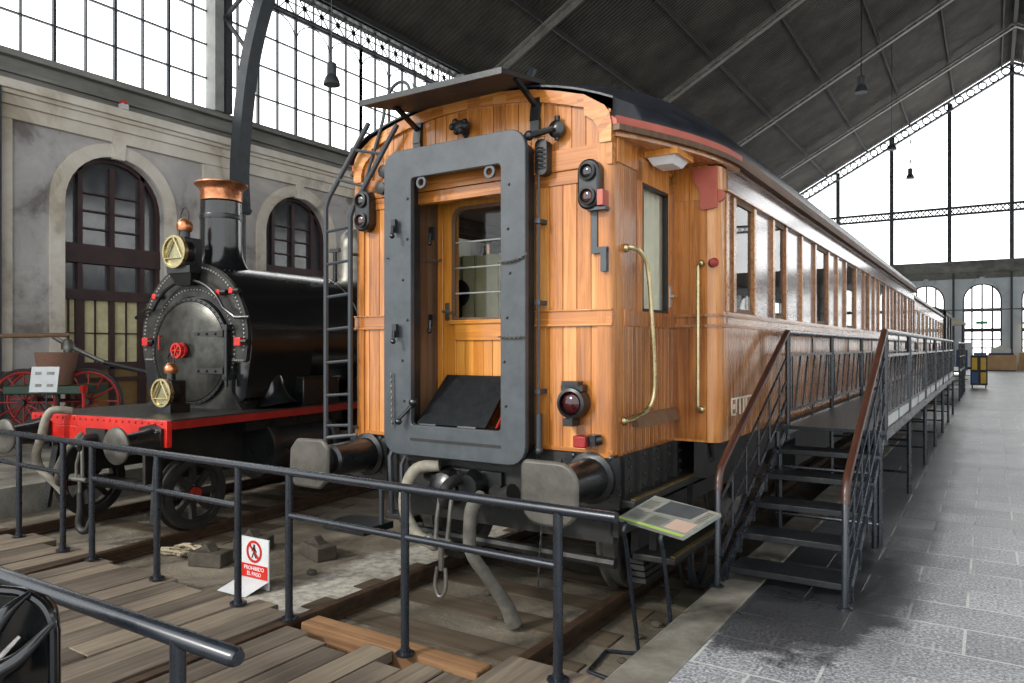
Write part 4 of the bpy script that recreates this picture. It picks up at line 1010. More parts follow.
    part('letterboard', MB().box(q2[0], q2[1], VL+.16, CL, wz1, Z(3.06)), 'letter', ca)
    q3 = sorted((s*(SH-.02), s*(SH+.03)))
    part('cornice_strip', MB().box(q3[0], q3[1], VL+.1, CL, Z(3.05), Z(3.075)).box(q3[0], q3[1]+.0, VL+.1, CL, Z(2.835), Z(2.85)), 'teak_y', ca)
    # panels between windows
    WN = WIN if s > 0 else [(1.3+1.24*j, 2.4+1.24*j) for j in range(13)]
    prev = VL+.16
    for (a, b) in WN+[(CL, CL)]:
        L = a-prev; k = max(1, round(L/.58))
        q4 = sorted((s*(SH-.04), s*(SH-.015))); q5 = sorted((s*(SH-.05), s*(SH+.012)))
        part('side_panel', MB().box(q4[0], q4[1], prev, a, wz0, wz1), 'letter', ca)
        for j in range(k+1):
            y = lerp(prev, a, j/k)
            part('window_pillar', MB().box(q5[0]+(.025 if s > 0 else 0), q5[1]-(.025 if s < 0 else 0), y-.035, y-.002, wz0, wz1).box(q5[0]+.02, q5[1]-.02, y-.002, y+.002, wz0, wz1).box(q5[0]+(.025 if s > 0 else 0), q5[1]-(.025 if s < 0 else 0), y+.002, y+.035, wz0, wz1), 'teak_y', ca, bevel=.006)
        prev = b
    for (a, b) in WN:
        fr_ = MB(); q6 = sorted((s*(SH-.03), s*(SH-.005)))
        for (y0_, y1_, c_, d) in ((a, a+.015, wz0, wz1), (b-.015, b, wz0, wz1), (a, b, wz0, wz0+.035), (a, b, wz1-.035, wz1)): fr_.box(q6[0], q6[1], y0_, y1_, c_, d)
        w = part('side_window', fr_, 'teak_dull', ca)
        xg2 = s*(SH-.018); part('pane', MB().quad((xg2, a, wz0), (xg2, b, wz0), (xg2, b, wz1), (xg2, a, wz1)), 'glass', w)
    # handrails
    part('handrail', MB().tube([(s*(EH+.0), .16, Z(2.31)), (s*(EH+.05), .16, Z(2.31)), (s*(EH+.09), .2, Z(2.29)), (s*(EH+.12), .26, Z(2.2)), (s*(EH+.13), .32, Z(1.8)), (s*(EH+.13), .36, Z(1.4)), (s*(EH+.11), .33, Z(1.25)), (s*(EH+.05), .18, Z(1.17)), (s*EH, .13, Z(1.16))], .016, 8).ball((s*(EH+.01), .16, Z(2.31)), .03, 8, 6).ball((s*(EH+.01), .13, Z(1.16)), .03, 8, 6), 'brass', ca, 'curved brass handrail')
    xh = s*(EH+.215)
    part('handrail', MB().tube([(xh, VL-.03, Z(2.28)), (xh, VL-.09, Z(2.26)), (xh, VL-.1, Z(2.2)), (xh, VL-.1, Z(1.22)), (xh, VL-.09, Z(1.19)), (xh, VL-.03, Z(1.18))], .013, 8).ball((xh, VL-.03, Z(2.28)), .03, 8, 6).ball((xh, VL-.03, Z(1.18)), .03, 8, 6), 'brass', ca, 'straight brass handrail')
    # red plate and disc at the shoulder
    pr = [(.0, 0), (.19, 0), (.19, -.31), (.08, -.32), (.05, -.29), (.065, -.22), (.05, -.16), (.01, -.1)]
    part('red_plate', MB().prism([(s*(EH+.155+x), VL-.05, Z(3.0)+z) for x, z in pr], (0, .02, 0)), 'brick_red', ca, 'faded red shaped plate')
    part('red_disc', MB().lathe([(.045, 0), (.045, .03), (.015, .035)], (s*(SH+.0), VL-.0, Z(2.78)), (0, -1, 0), 18), 'brick_red', ca, 'small red disc')
    part('side_socket', MB().lathe([(.03, 0), (.035, .03), (.035, .06), (.02, .07)], (s*(SH-.06), VL-.01, Z(2.28)), (.6*s, -.8, 0), 14), 'dark_red', ca)
    # solebar, steps
    q7 = sorted((s*(EH-.1), s*(EH+.0)))
    mb = MB().box(q7[0], q7[1], .03, VL+.1, Z(.62), zB-.02)
    for k in range(5):
        y = .1+.24*k; q8 = sorted((s*EH, s*(EH+.03))); mb.box(q8[0], q8[1], y, y+.03, Z(.64), zB-.02)
        for z in (Z(.68), Z(.76), Z(.84), Z(.9)):
            for dy in (.08, .14): mb.ball((s*(EH+.004), y+dy, z), .013, 6, 4)
    q7 = sorted((s*(SH-.2), s*(SH-.1))); mb.box(q7[0], q7[1], VL, CL, Z(.66), zB-.02)
    mb.tube([(s*(SH-.08), VL+.05, zB-.03), (s*(SH-.08), VL+.1, Z(.8)), (s*(EH+.12), VL+.1, Z(.7))], .02, 6)
    part('solebar', mb, 'black_matt', ca)
    for (z, y0_, y1_, xo) in ((Z(.655), .03, 2.2, .13), (Z(.17), .55, 1.7, .2)):
        x0_, x1_ = sorted((s*(EH-.12), s*(EH+xo)))
        so = part('step_board', MB().box(x0_, x1_, y0_, y1_, z-.05, z), 'black_matt', ca, bevel=.01)
        e0, e1 = sorted((s*(EH+xo-.035), s*(EH+xo-.003))); part('edge_strip', MB().box(e0, e1, y0_+.02, y1_-.02, z, z+.01), 'brass_old', so)
    mb = MB()
    for y in (.7, 1.5): mb.bar((s*(EH-.02), y, Z(.62)), (s*(EH-.02), y, Z(.12)), .05, .02)
    part('step_hanger', mb, 'black_matt', ca)
# number plate painted on the side
mb = MB(); x = SH+.003
for (y0_, y1_, z0_, z1_) in ((1.38, 1.95, 1.235, 1.25), (1.38, 1.40, 1.11, 1.235), (1.38, 1.5, 1.11, 1.125), (1.5, 1.52, 1.13, 1.235), (1.6, 1.63, 1.11, 1.235), (1.7, 1.73, 1.11, 1.235), (1.78, 1.81, 1.11, 1.235), (1.43, 1.47, 1.16, 1.20)):
    mb.box(x-.002, x+.003, y0_, y1_, Z(z0_), Z(z1_))
part('side_lettering', mb, 'curtain', ca, 'cream painted lettering')
# lamp under the vestibule roof
lmp = part('step_lamp', MB().box(1.14, 1.40, .47, .8, Z(2.98), Z(3.02)), 'teak_brt', ca, 'white step lamp on wooden base')
mb = MB(); A1 = [(1.17, .5), (1.37, .5), (1.37, .77), (1.17, .77)]; c0 = (1.27, .635)
mb.add([(x, y, Z(2.98)) for x, y in A1]+[(lerp(c0[0], x, .72), lerp(c0[1], y, .72), Z(2.93)) for x, y in A1], [(0, 1, 5, 4), (1, 2, 6, 5), (2, 3, 7, 6), (3, 0, 4, 7), (4, 5, 6, 7)]); part('lamp_glass', mb, 'white', lmp)
# roof -----------------------------------------------------------------------------------
def hw(y):
    if y < 0: return EH+.02
    if y > VL+.35: return SH+.05
    t = y/(VL+.35); return lerp(EH+.02, SH+.05, math.sin(t*PI/2)**.9)
rows = []; N = 24
ys = [-.065, -.06, 0, .1, .2, .35, .5, .7, .9, 1.1, 1.3, 1.5, 2.5, 5, 9, 13, CL]
for j, y in enumerate(ys):
    h = hw(y); top = Z(3.485)+.36*math.sin(min(1, max(0, y)/1.6)*PI/2); ev = Z(3.13)+.02*min(1, max(0, y)/1.3); row = []
    for k in range(N+1):
        u = -1+2*k/N; e1 = min(1, max(0, y)/.5); ee = ev+lerp(.13, .07, e1); zz = ee+(top-ee)*(1-abs(u)**lerp(2.4, 2.6, e1))
        row.append((u*h, y, zz))
    row = [(-h, y, ev)]+row+[(h, y, ev)]
    rows.append(row)
mb = MB().grid(rows)
L = len(rows[0]); mb.add([(x, y, z-.014) for x, y, z in rows[0]]+rows[0], [(k, k+1, L+k+1, L+k) for k in range(L-1)])
part('roof', mb, 'roof_black', ca, 'black felted roof curving down over the end', smooth=60)
for nm, o, z0_, z1_, mt in (('roof_fascia', .012, 3.085, 3.145, 'brick_red'), ('gutter', .03, 3.05, 3.09, 'teak_dull')):
    for s in (-1, 1):
        A2 = [(s*(hw(y)+o), y) for y in [-.03+1.5*k/14 for k in range(15)]+([] if nm == 'roof_fascia' else [CL])]
        B2 = [(x-s*.06, y) for x, y in A2]; poly = A2+B2[::-1]
        part(nm, MB().prism([(x, y, Z(z0_)) for x, y in poly], (0, 0, z1_-z0_)), mt, ca)
for s in (-1, 1):
    mb = MB(); A2 = [(s*(hw(y)), y) for y in [0+1.45*k/14 for k in range(15)]]+[(s*1.0, 1.45), (s*1.0, 0)]
    mb.prism([(x, y, Z(3.02)) for x, y in A2], (0, 0, .03))
    part('soffit', mb, 'teak_y', ca, 'varnished wooden soffit above the steps')
part('floor_board', MB().box(-SH+.06, SH-.06, VL+.02, CL, Z(.94), Z(.98)).box(-EH+.06, EH-.06, .02, VL+.05, Z(.94), Z(.98)), 'teak_dull', ca)
part('inner_ceiling', MB().box(-SH+.06, SH-.06, VL+.1, CL, Z(3.0), Z(3.03)), 'offwhite', ca)
for s in (-1, 1):
    e = sorted((s*(SH-.02), s*(SH+.062))); part('eaves_strip', MB().box(e[0], e[1], 1.47, CL, Z(3.085), Z(3.145)), 'teak_dull', ca)
mb = MB()
for s in (-1, 1): boards(mb, .0, SH-.05, zB, zE, lambda u, z, d: (s*u, CL-.02+d, z), .12)
part('end_wall', mb, 'teak_v', ca)
# headstock, buffers, couplings ---------------------------------------------------------------
mb = MB().box(-EH, EH, -.01, .06, Z(.60), zB-.005)
for x in [-.95+.19*k for k in range(11)]:
    for z in (Z(.88),): mb.ball((x, -.012, z), .014, 6, 4)
mb.box(-EH+.02, EH-.02, .0, .06, Z(.55), Z(.6)); mb.box(-.6, .6, -.05, 0, Z(.78), Z(.86))
part('headstock', mb, 'black_matt', ca)
for s in (-1, 1):
    x = s*1.02; zc = Z(.79)
    mb = MB().lathe([(.17, 0), (.17, .04), (.135, .05), (.12, .42), (.1, .44)], (x-s*.02, -.01, zc), (0, -1, 0), 20)
    for a in range(4): mb.ball((x-s*.02+.19*math.cos(PI/4+a*PI/2), -.02, zc+.19*math.sin(PI/4+a*PI/2)), .02, 6, 4)
    mb.box(x-s*.02-.2, x-s*.02+.2, -.03, .0, zc-.19, zc+.14)
    b = part('buffer', mb, 'black', ca)
    mb = MB().cyl((x, -.4, zc), (x, -.6, zc), .075, n=14); part('plunger', mb, 'black_matt', b)
    if s > 0: lp_ = rrect(-.19, .2, -.2, .19, [.13, .05, .14, .14])
    else: lp_ = [(-.15, -.18), (.12, -.18), (.2, -.11), (.21, .13), (.15, .19), (-.13, .18), (-.2, .1), (-.21, -.1)]
    mb = MB().prism([(x+a, -.60, zc+z) for a, z in lp_], (0, -.04, 0)); part('buffer_head', mb, 'buffer', b, 'worn grey broad buffer head', bevel=.02)
mb = MB().lathe([(.11, 0), (.14, .06), (.12, .16), (.06, .2)], (-.13, -.02, Z(.62)), (0, -1, 0), 16); mb.lathe([(.09, 0), (.11, .06), (.08, .14)], (.08, -.02, Z(.66)), (0, -1, 0), 14); mb.box(-.3, .3, -.05, .02, Z(.58), Z(.76))
mb.cyl((-.34, -.08, Z(.7)), (-.16, -.1, Z(.68)), .05, n=10); mb.ball((-.13, -.12, Z(.64)), .1, 12, 8, (1, 1, 1.2))
part('vacuum_valve', mb, 'black', ca)
mb = MB().tube([(.0, -.05, Z(.7)), (.0, -.25, Z(.69)), (.0, -.33, Z(.62)), (.0, -.3, Z(.54)), (.0, -.22, Z(.55))], [.045, .04, .036, .03, .015], 10); hk = part('draw_hook', mb, 'black_matt', ca)
mb = MB()
for s in (-1, 1): mb.tube([(s*.05, -.3, Z(.6)), (s*.055, -.33, Z(.45)), (s*.05, -.35, Z(.3))], .016, 8)
mb.cyl((-.09, -.35, Z(.3)), (.09, -.35, Z(.3)), .024, n=8); mb.cyl((0, -.35, Z(.32)), (0, -.35, Z(.1)), .02, n=8); mb.ball((-.1, -.35, Z(.3)), .045, 8, 6)
mb.tube([(-.035, -.35, Z(.12)), (-.045, -.36, Z(-.02)), (0, -.36, Z(-.08)), (.045, -.36, Z(-.02)), (.035, -.35, Z(.12))], .014, 8)
part('screw_link', mb, 'steel', hk)
part('brake_hose', MB().tube([(-.2, -.12, Z(.78)), (-.35, -.2, Z(.75)), (-.42, -.24, Z(.6)), (-.41, -.25, Z(.42)), (-.28, -.26, Z(.28)), (-.14, -.27, Z(.25))], .045, 12).ball((-.13, -.27, Z(.25)), .055, 8, 6), 'hose', ca, 'pale ribbed brake hose')
part('brake_hose', MB().tube([(.2, -.15, Z(.6)), (.2, -.25, Z(.55)), (.21, -.3, Z(.45)), (.22, -.3, Z(.25)), (.28, -.2, Z(.07)), (.36, -.08, Z(-.15)), (.39, -.02, Z(-.3))], [.05, .05, .045, .045, .045, .05, .06], 12), 'hose_dark', ca, 'grey brake hose hanging to the ground')
part('brake_hose', MB().tube([(.25, -.05, Z(.62)), (.38, -.18, Z(.62)), (.5, -.2, Z(.66))], [.05, .055, .07], 10), 'black_matt', ca, 'short black hose coupling')
part('pipe', MB().tube([(-.72, .0, Z(.9)), (-.72, -.08, Z(.8)), (-.72, -.06, Z(.35))], .022, 8).tube([(-.6, 0, Z(.85)), (-.6, -.08, Z(.75)), (-.62, -.06, Z(.3))], .018, 8).cyl((-.98, .1, Z(.6)), (-.98, .1, Z(.2)), .02, n=8), 'iron_grey', ca)
part('step_board', MB().box(-1.45, -.98, -.1, .25, Z(.14), Z(.2)), 'tread', ca, bevel=.008)
part('chain', chain(MB(), (.62, -.02, Z(.5)), (.6, -.05, Z(.0)), 0, 16, .006), 'black_matt', ca)
# bogies
def wheel(mb, x, y, R, w=.12, face=1):
    mb.lathe([(R, 0), (R, w*.75), (R+.03, w*.8), (R+.03, w), (R-.1, w), (R-.13, w*.6), (.12, w*.55), (.1, w*.7), (.1, 0), (.12, .02), (R-.13, w*.3), (R-.07, 0), (R, 0)], (x, y, R), (-face, 0, 0), 32)
for y0_ in (1.0, 3.4, 12.4, 14.8):
    ax = MB().cyl((-.8, y0_, .48), (.8, y0_, .48), .075, n=12); a = part('axle', ax, 'black_matt', ca)
    for s in (-1, 1):
        mb = MB(); wheel(mb, s*.90, y0_, .48, .13, s); part('wheel', mb, 'steel', a)
for y0_ in (.3, 11.7):
    for s in (-1, 1):
        x0_, x1_ = sorted((s*.98, s*1.04))
        mb = MB().box(x0_, x1_, y0_, y0_+3.9, .55, .68).box(x0_, x1_, y0_+.35, y0_+1.1, .35, .58).box(x0_, x1_, y0_+2.75, y0_+3.5, .35, .58)
        for k in range(4): mb.box(min(s*.96, s*1.1), max(s*.96, s*1.1), y0_+.3+.012*k, y0_+1.2-.02*k, .30-.05*k, .335-.05*k)
        part('bogie_frame', mb, 'black_matt', ca)
    mb = MB().box(-1.0, 1.0, y0_, y0_+.1, .5, .66); mb.cyl((-.95, y0_+.15, .32), (.95, y0_+.15, .32), .04, n=8); mb.box(-.9, .9, y0_+.1, y0_+.25, .58, .64); part('bogie_beam', mb, 'black_matt', ca)
part('underframe', MB().box(-1.1, 1.1, .3, CL, Z(.62), Z(.9)).box(.5, 1.1, 5.5, 9.0, .35, .8).box(-1.1, -.5, 5.5, 9.0, .35, .8), 'black_matt', ca)
# ================================================================ LOCOMOTIVE
lc = thing('steam_locomotive', 'black steam locomotive with red buffer beam and copper capped chimney', 'locomotive', tuple(LO), LA)
HWD = 1.07
part('footplate', MB().box(-HWD, HWD, .02, 8.2, 1.13, 1.165), 'smokebox', lc, 'dark iron footplate', bevel=.006)
for s in (-1, 1):
    q = sorted((s*(HWD-.02), s*(HWD+.004)))
    part('valance', MB().box(q[0], q[1], .03, 8.2, 1.07, 1.15), 'dark_red', lc)
mb = MB().box(-HWD, -.3, -.03, .03, 1.05, 1.16).box(-.3, HWD, -.03, .03, .90, 1.16).box(-HWD, -.3, -.03, .03, .9, 1.05)
bb = part('buffer_beam', mb, 'red', lc, 'bright red buffer beam', bevel=.006)
for k in range(22): part('rivet', MB().ball((-1.0+2.0*k/21, -.032, 1.13), .014, 6, 4), 'red', bb)
for s in (-1, 1):
    x = s*.87; zc = .955
    sm = MB().prism([(x-.16, -.03, zc-.14), (x+.16, -.03, zc-.14), (x+.16, -.03, zc+.13), (x+.03, -.03, zc+.17), (x-.16, -.03, zc+.13)], (0, -.03, 0)); sm.lathe([(.14, 0), (.115, .1), (.09, .33), (.075, .36)], (x, -.05, zc), (0, -1, 0), 18)
    for a in range(4): sm.ball((x+.15*math.cos(PI/4+a*PI/2), -.065, zc+.13*math.sin(PI/4+a*PI/2)), .022, 6, 4)
    b = part('buffer', sm, 'black', lc)
    part('plunger', MB().cyl((x, -.38, zc), (x, -.42, zc), .05, n=12), 'steel', b)
    part('buffer_head', MB().lathe([(.0, -.03), (.1, -.028), (.165, -.018), (.175, -.008), (.175, .01), (.0, .012)], (x, -.41, zc), (0, 1, 0), 26), 'buffer', b, 'round worn steel buffer head')
# coupling and hoses
dh = part('draw_hook', MB().tube([(.05, 0, .95), (.05, -.18, .95), (.05, -.24, .88), (.05, -.2, .82)], [.05, .045, .035, .02], 10).box(-.1, .2, -.06, -.03, .86, 1.04), 'black_matt', lc)
part('screw_link', MB().tube([(.05, -.2, .9), (.09, -.22, .7), (.09, -.22, .55)], .018, 8).tube([(.05, -.2, .9), (.0, -.22, .7), (.0, -.22, .55)], .018, 8).cyl((-.06, -.22, .55), (.16, -.22, .55), .025, n=8).cyl((.05, -.22, .6), (.05, -.22, .3), .02, n=8), 'steel', dh)
part('hanging_hook', MB().tube([(.05, -.22, .42), (.06, -.22, .25), (.04, -.22, .12), (.08, -.22, .05), (.16, -.22, .06), (.2, -.22, .13), (.22, -.22, .2)], [.03, .035, .04, .04, .035, .028, .015], 10), 'black_matt', dh)
part('brake_hose', MB().tube([(-.42, .0, 1.2), (-.46, -.1, 1.22), (-.52, -.16, 1.2), (-.55, -.2, 1.1), (-.57, -.22, .95), (-.7, -.2, .75), (-.7, -.16, .6), (-.55, -.1, .45), (-.45, -.05, .32)], [.035, .036, .04, .042, .045, .045, .042, .04, .035], 12), 'hose', lc, 'pale curved brake hose')
part('brake_hose', MB().tube([(-.1, -.03, .95), (-.16, -.2, .85), (-.24, -.24, .65), (-.34, -.2, .5), (-.42, -.12, .45)], .03, 10).tube([(-.2, -.03, .98), (-.28, -.17, .8), (-.38, -.2, .6)], .025, 8), 'hose_dark', lc)
part('red_tap', MB().cyl((-.32, -.15, .5), (-.30, -.17, .28), .028, n=8), 'red', lc, 'small red valve lever')
for s in (-1, 1): part('guard_iron', MB().bar((s*.8, .1, .9), (s*.86, .0, .15), .1, .04), 'black', lc)
part('air_pipe', MB().cyl((-1.05, .0, .86), (-1.3, -.1, .9), .025, n=8).ball((-1.18, -.05, .89), .04, 6, 5), 'chrome', lc)
# smokebox --------------------------------------------------------------------------------
cx, zc, fy_ = .03, 1.98, 1.15
R = .87
arc = [(cx+R*math.cos(rad(a)), zc+R*math.sin(rad(a))) for a in range(-12, 193, 5)]
loop = [(cx+.80, 1.70), (cx+.84, 1.72)]+arc+[(cx-.84, 1.72), (cx-.80, 1.70)]
inner = [(cx+.62, 1.70)]+[(cx+.62, 1.72)]+[(cx+.62*math.cos(rad(a)), 1.84+.62*math.sin(rad(a))) for a in range(-12, 193, 5)]+[(cx-.62, 1.72), (cx-.62, 1.70)]
mb = MB(); n = len(loop)
for k in range(n-1):
    a, b, c_, d = loop[k], loop[k+1], inner[k+1], inner[k]
    f = [(p[0], fy_, p[1]) for p in (a, b, c_, d)]; g = [(p[0], fy_+.03, p[1]) for p in (a, b, c_, d)]
    mb.add(f+g, [(0, 1, 2, 3), (0, 1, 5, 4), (2, 3, 7, 6)])
sb = part('smokebox_front', mb, 'smokebox', lc, 'dark iron smokebox front plate')
rv = MB()
for k in range(0, 62):
    a = rad(-10+200*k/61); rv.ball((cx+(R-.05)*math.cos(a), fy_-.002, zc+(R-.05)*math.sin(a)), .014, 6, 4)
for k in range(52):
    a = rad(-20+220*k/51); rv.ball((cx+.67*math.cos(a), fy_-.002, 1.87+.67*math.sin(a)), .011, 6, 4)
for s in (-1, 1):
    for k in range(6): rv.ball((cx+s*(.64+.032*k), fy_-.002, 1.72), .012, 6, 4)
part('rivet', rv, 'rivet', sb)
mb = MB(); bd = [(cx+.9*math.cos(rad(a)), 1.95+.9*math.sin(rad(a))) for a in range(-10, 191, 5)]
mb.prism([(x, fy_+.03, z) for x, z in bd]+[(cx-.8, fy_+.03, 1.3), (cx-.55, fy_+.03, 1.165), (cx+.55, fy_+.03, 1.165), (cx+.8, fy_+.03, 1.3)], (0, 1.0, 0)); part('smokebox', mb, 'black_shine', lc, 'black smokebox')
part('saddle_front', MB().prism([(cx-.62, fy_+.0, 1.75), (cx+.62, fy_+.0, 1.75), (cx+.62, fy_, 1.35), (cx+.78, fy_, 1.165), (cx-.78, fy_, 1.165), (cx-.62, fy_, 1.35)], (0, .04, 0)), 'smokebox', lc)
dr = part('smokebox_ring', MB().lathe([(.62, 0), (.62, .05), (.585, .055), (.57, .02), (.57, 0)], (cx, fy_+.01, 1.82), (0, -1, 0), 48), 'black', lc)
part('ring_rivet', (lambda m: [m.ball((cx+.6*math.cos(rad(8*k)), fy_-.045, 1.82+.6*math.sin(rad(8*k))), .01, 6, 4) for k in range(45)] and m)(MB()), 'smokebox', dr)
dd = part('smokebox_door', MB().lathe([(.575, .0), (.575, .045), (.5, .075), (.3, .1), (.0, .11)], (cx, fy_, 1.82), (0, -1, 0), 48), 'door_iron', lc, 'burnished round smokebox door')
for z in (2.02, 1.6):
    mb = MB().prism([(cx+.15, fy_-.12, z-.02), (cx+.15, fy_-.12, z+.02), (cx+.56, fy_-.075, z+.035), (cx+.56, fy_-.075, z-.035)], (0, .045, 0))
    for k in range(3): mb.ball((cx+.22+.12*k, fy_-.118+.012*k, z), .016, 6, 4)
    part('hinge_strap', mb, 'black_matt', dd)
part('hinge_pin', MB().cyl((cx+.6, fy_-.06, 1.42), (cx+.6, fy_-.06, 2.12), .024, n=10).box(cx+.57, cx+.64, fy_-.09, fy_, 1.5, 1.56).box(cx+.57, cx+.64, fy_-.09, fy_, 2.06, 2.12), 'black', dd)
def handwheel(x, z, y): 
    m = MB().lathe([(.09, -.013), (.09, .013), (.066, .013), (.066, -.013), (.09, -.013)], (x, y, z), (0, 1, 0), 20)
    for k in range(3):
        a = PI*k/3; m.bar((x-.075*math.cos(a), y, z-.075*math.sin(a)), (x+.075*math.cos(a), y, z+.075*math.sin(a)), .018, .014)
    m.cyl((x, y-.02, z), (x, y+.1, z), .018, n=8); return m
part('handwheel', handwheel(cx-.03, 1.83, fy_-.2), 'red', dd, 'red smokebox door handwheel')
part('handwheel', handwheel(cx-.03, 1.83, fy_-.14), 'red', dd, 'red inner handwheel')
part('door_handle', MB().tube([(cx-.42, fy_-.05, 2.0), (cx-.42, fy_-.12, 2.0), (cx-.42, fy_-.12, 1.84), (cx-.42, fy_-.05, 1.84)], .014, 8), 'dark_red', dd)
for (x, z) in ((cx-.76, 1.93), (cx+.76, 1.93), (cx-.6, 2.47), (cx+.66, 2.5), (cx+.46, 2.49)):
    big = z < 2.2; h = .05 if big else .032
    k = part('red_fitting', MB().box(x-h, x+h, fy_-.06, fy_, z-h, z+h), 'red', lc, bevel=.008); part('stud', MB().cyl((x+h, fy_-.03, z), (x+h+.08, fy_-.03, z), .03, n=8), 'black', k)
hr = [(cx-.92, fy_-.05, 2.22), (cx-.72, fy_-.07, 2.32)]+[(cx+.66*math.cos(rad(a)), fy_-.08, 1.98+.66*math.sin(rad(a))) for a in range(150, 25, -8)]+[(cx+.75, fy_-.07, 2.2), (cx+.93, fy_-.04, 2.2)]
part('handrail', MB().tube(hr, .02, 8), 'black_shine', lc, 'curved black handrail over the door')
# boiler, chimney, dome
zb, RB = 1.97, .88
bl = MB().lathe([(RB, 0), (RB, 1.05), (RB+.012, 1.055), (RB+.012, 1.12), (RB, 1.125), (RB, 2.8), (RB+.012, 2.805), (RB+.012, 2.87), (RB, 2.875), (RB, 4.4)], (cx, fy_+.95, zb), (0, 1, 0), 56)
bo = part('boiler', bl, 'black_shine', lc, 'long glossy black boiler')
rv = MB()
for yy in (.02, 1.035, 1.14):
    for k in range(34): a = rad(-20+220*k/33); rv.ball((cx+RB*math.cos(a), fy_+.95+yy, zb+RB*math.sin(a)), .01, 6, 4)
for k in range(60): rv.ball((cx+.06+RB*.45, fy_+.05+k*.07, zb+RB*.885), .008, 6, 4)
part('rivet', rv, 'black', bo)
part('seam_strip', MB().box(cx+RB-.012, cx+RB+.012, fy_+.1, 6.4, zb+.1, zb+.115), 'black', bo)
ch = part('chimney', MB().lathe([(.40, -.14), (.36, -.06), (.3, .02), (.26, .12), (.245, .25), (.238, .78)], (cx-.04, 1.6, 2.84), (0, 0, 1), 36), 'black_shine', lc, 'tall black chimney')
part('chimney_cap', MB().lathe([(.242, .80), (.246, .92), (.26, .955), (.3, .985), (.31, 1.0), (.305, 1.015), (.22, 1.015), (.2, .9)], (cx-.04, 1.6, 2.84), (0, 0, 1), 36), 'copper', ch, 'flared copper chimney cap')
part('chimney_band', MB().lathe([(.246, .57), (.248, .58), (.248, .62), (.246, .63)], (cx-.04, 1.6, 2.84), (0, 0, 1), 36), 'black', ch)
part('dome', MB().lathe([(.36, -.15), (.3, -.02), (.26, .08), (.25, .5), (.24, .6), (.19, .73), (.1, .8), (.0, .82)], (cx, 4.1, 2.84), (0, 0, 1), 32), 'steel', lc, 'tall grey steel dome')
part('safety_valve', MB().cyl((cx+.3, 3.3, 2.7), (cx+.3, 3.3, 3.25), .03, n=8).box(cx+.22, cx+.38, 3.27, 3.33, 3.2, 3.25), 'black', lc)
# lamps
def head_lamp(x, y, z, sc, lab):
    m = MB().box(x-.13*sc, x+.13*sc, y+.02, y+.26*sc, z-.16*sc, z+.16*sc); m.lathe([(.17*sc, 0), (.17*sc, .12*sc), (.12*sc, .16*sc)], (x, y+.02, z), (0, 1, 0), 24)
    h = part('headlamp', m, 'black', lc, lab, bevel=.02)
    part('lamp_rim', MB().lathe([(.18*sc, -.02), (.18*sc, .03), (.155*sc, .03), (.155*sc, -.02), (.18*sc, -.02)], (x, y, z), (0, 1, 0), 28), 'brass', h)
    part('reflector', MB().lathe([(.155*sc, .0), (.1*sc, .04), (.03*sc, .07), (.0, .075)], (x, y, z), (0, 1, 0), 24), 'brass', h)
    part('lens', MB().lathe([(.155*sc, .012), (.1*sc, -.006), (.0, -.012)], (x, y, z), (0, 1, 0), 24), 'glass', h)
    tri = MB()
    P = [(x+.15*sc*math.cos(rad(a)), y-.018, z+.15*sc*math.sin(rad(a))) for a in (90, 210, 330)]
    for i in range(3): tri.cyl(P[i], P[(i+1) % 3], .008, n=6)
    part('lens_guard', tri, 'brass', h)
    part('lamp_vent', MB().lathe([(.06*sc, .14*sc), (.055*sc, .26*sc)], (x, y+.13*sc, z), (0, 0, 1), 16), 'black', h)
    part('vent_cap', MB().lathe([(.075*sc, .24*sc), (.085*sc, .27*sc), (.085*sc, .32*sc), (.06*sc, .36*sc), (.03*sc, .38*sc)], (x, y+.13*sc, z), (0, 0, 1), 18), 'copper', h)
    part('carry_ring', MB().tube([(x-.055*sc, y+.13*sc, z+.36*sc), (x-.06*sc, y+.13*sc, z+.43*sc), (x, y+.13*sc, z+.5*sc), (x+.06*sc, y+.13*sc, z+.43*sc), (x+.055*sc, y+.13*sc, z+.36*sc)], .008, 6), 'black', h)
    return h
h1 = head_lamp(-.03, .95, 2.96, 1.05, 'brass faced headlamp above the smokebox')
part('lamp_stand', MB().box(-.2, .18, .98, 1.24, 2.72, 2.80).prism([(-.2, 1.0, 2.74), (.18, 1.0, 2.74), (.1, 1.05, 2.58), (-.12, 1.05, 2.58)], (0, .12, 0)), 'black', lc)
h2 = head_lamp(.33, .5, 1.38, .85, 'brass ringed lamp on the footplate')
part('lamp_stand', MB().box(.24, .46, .5, .75, 1.165, 1.26), 'black', lc)
part('small_pipe', MB().tube([(.1, .75, 1.17), (.15, .7, 1.25), (.25, .68, 1.27), (.3, .68, 1.3)], .014, 6), 'hose_dark', lc)
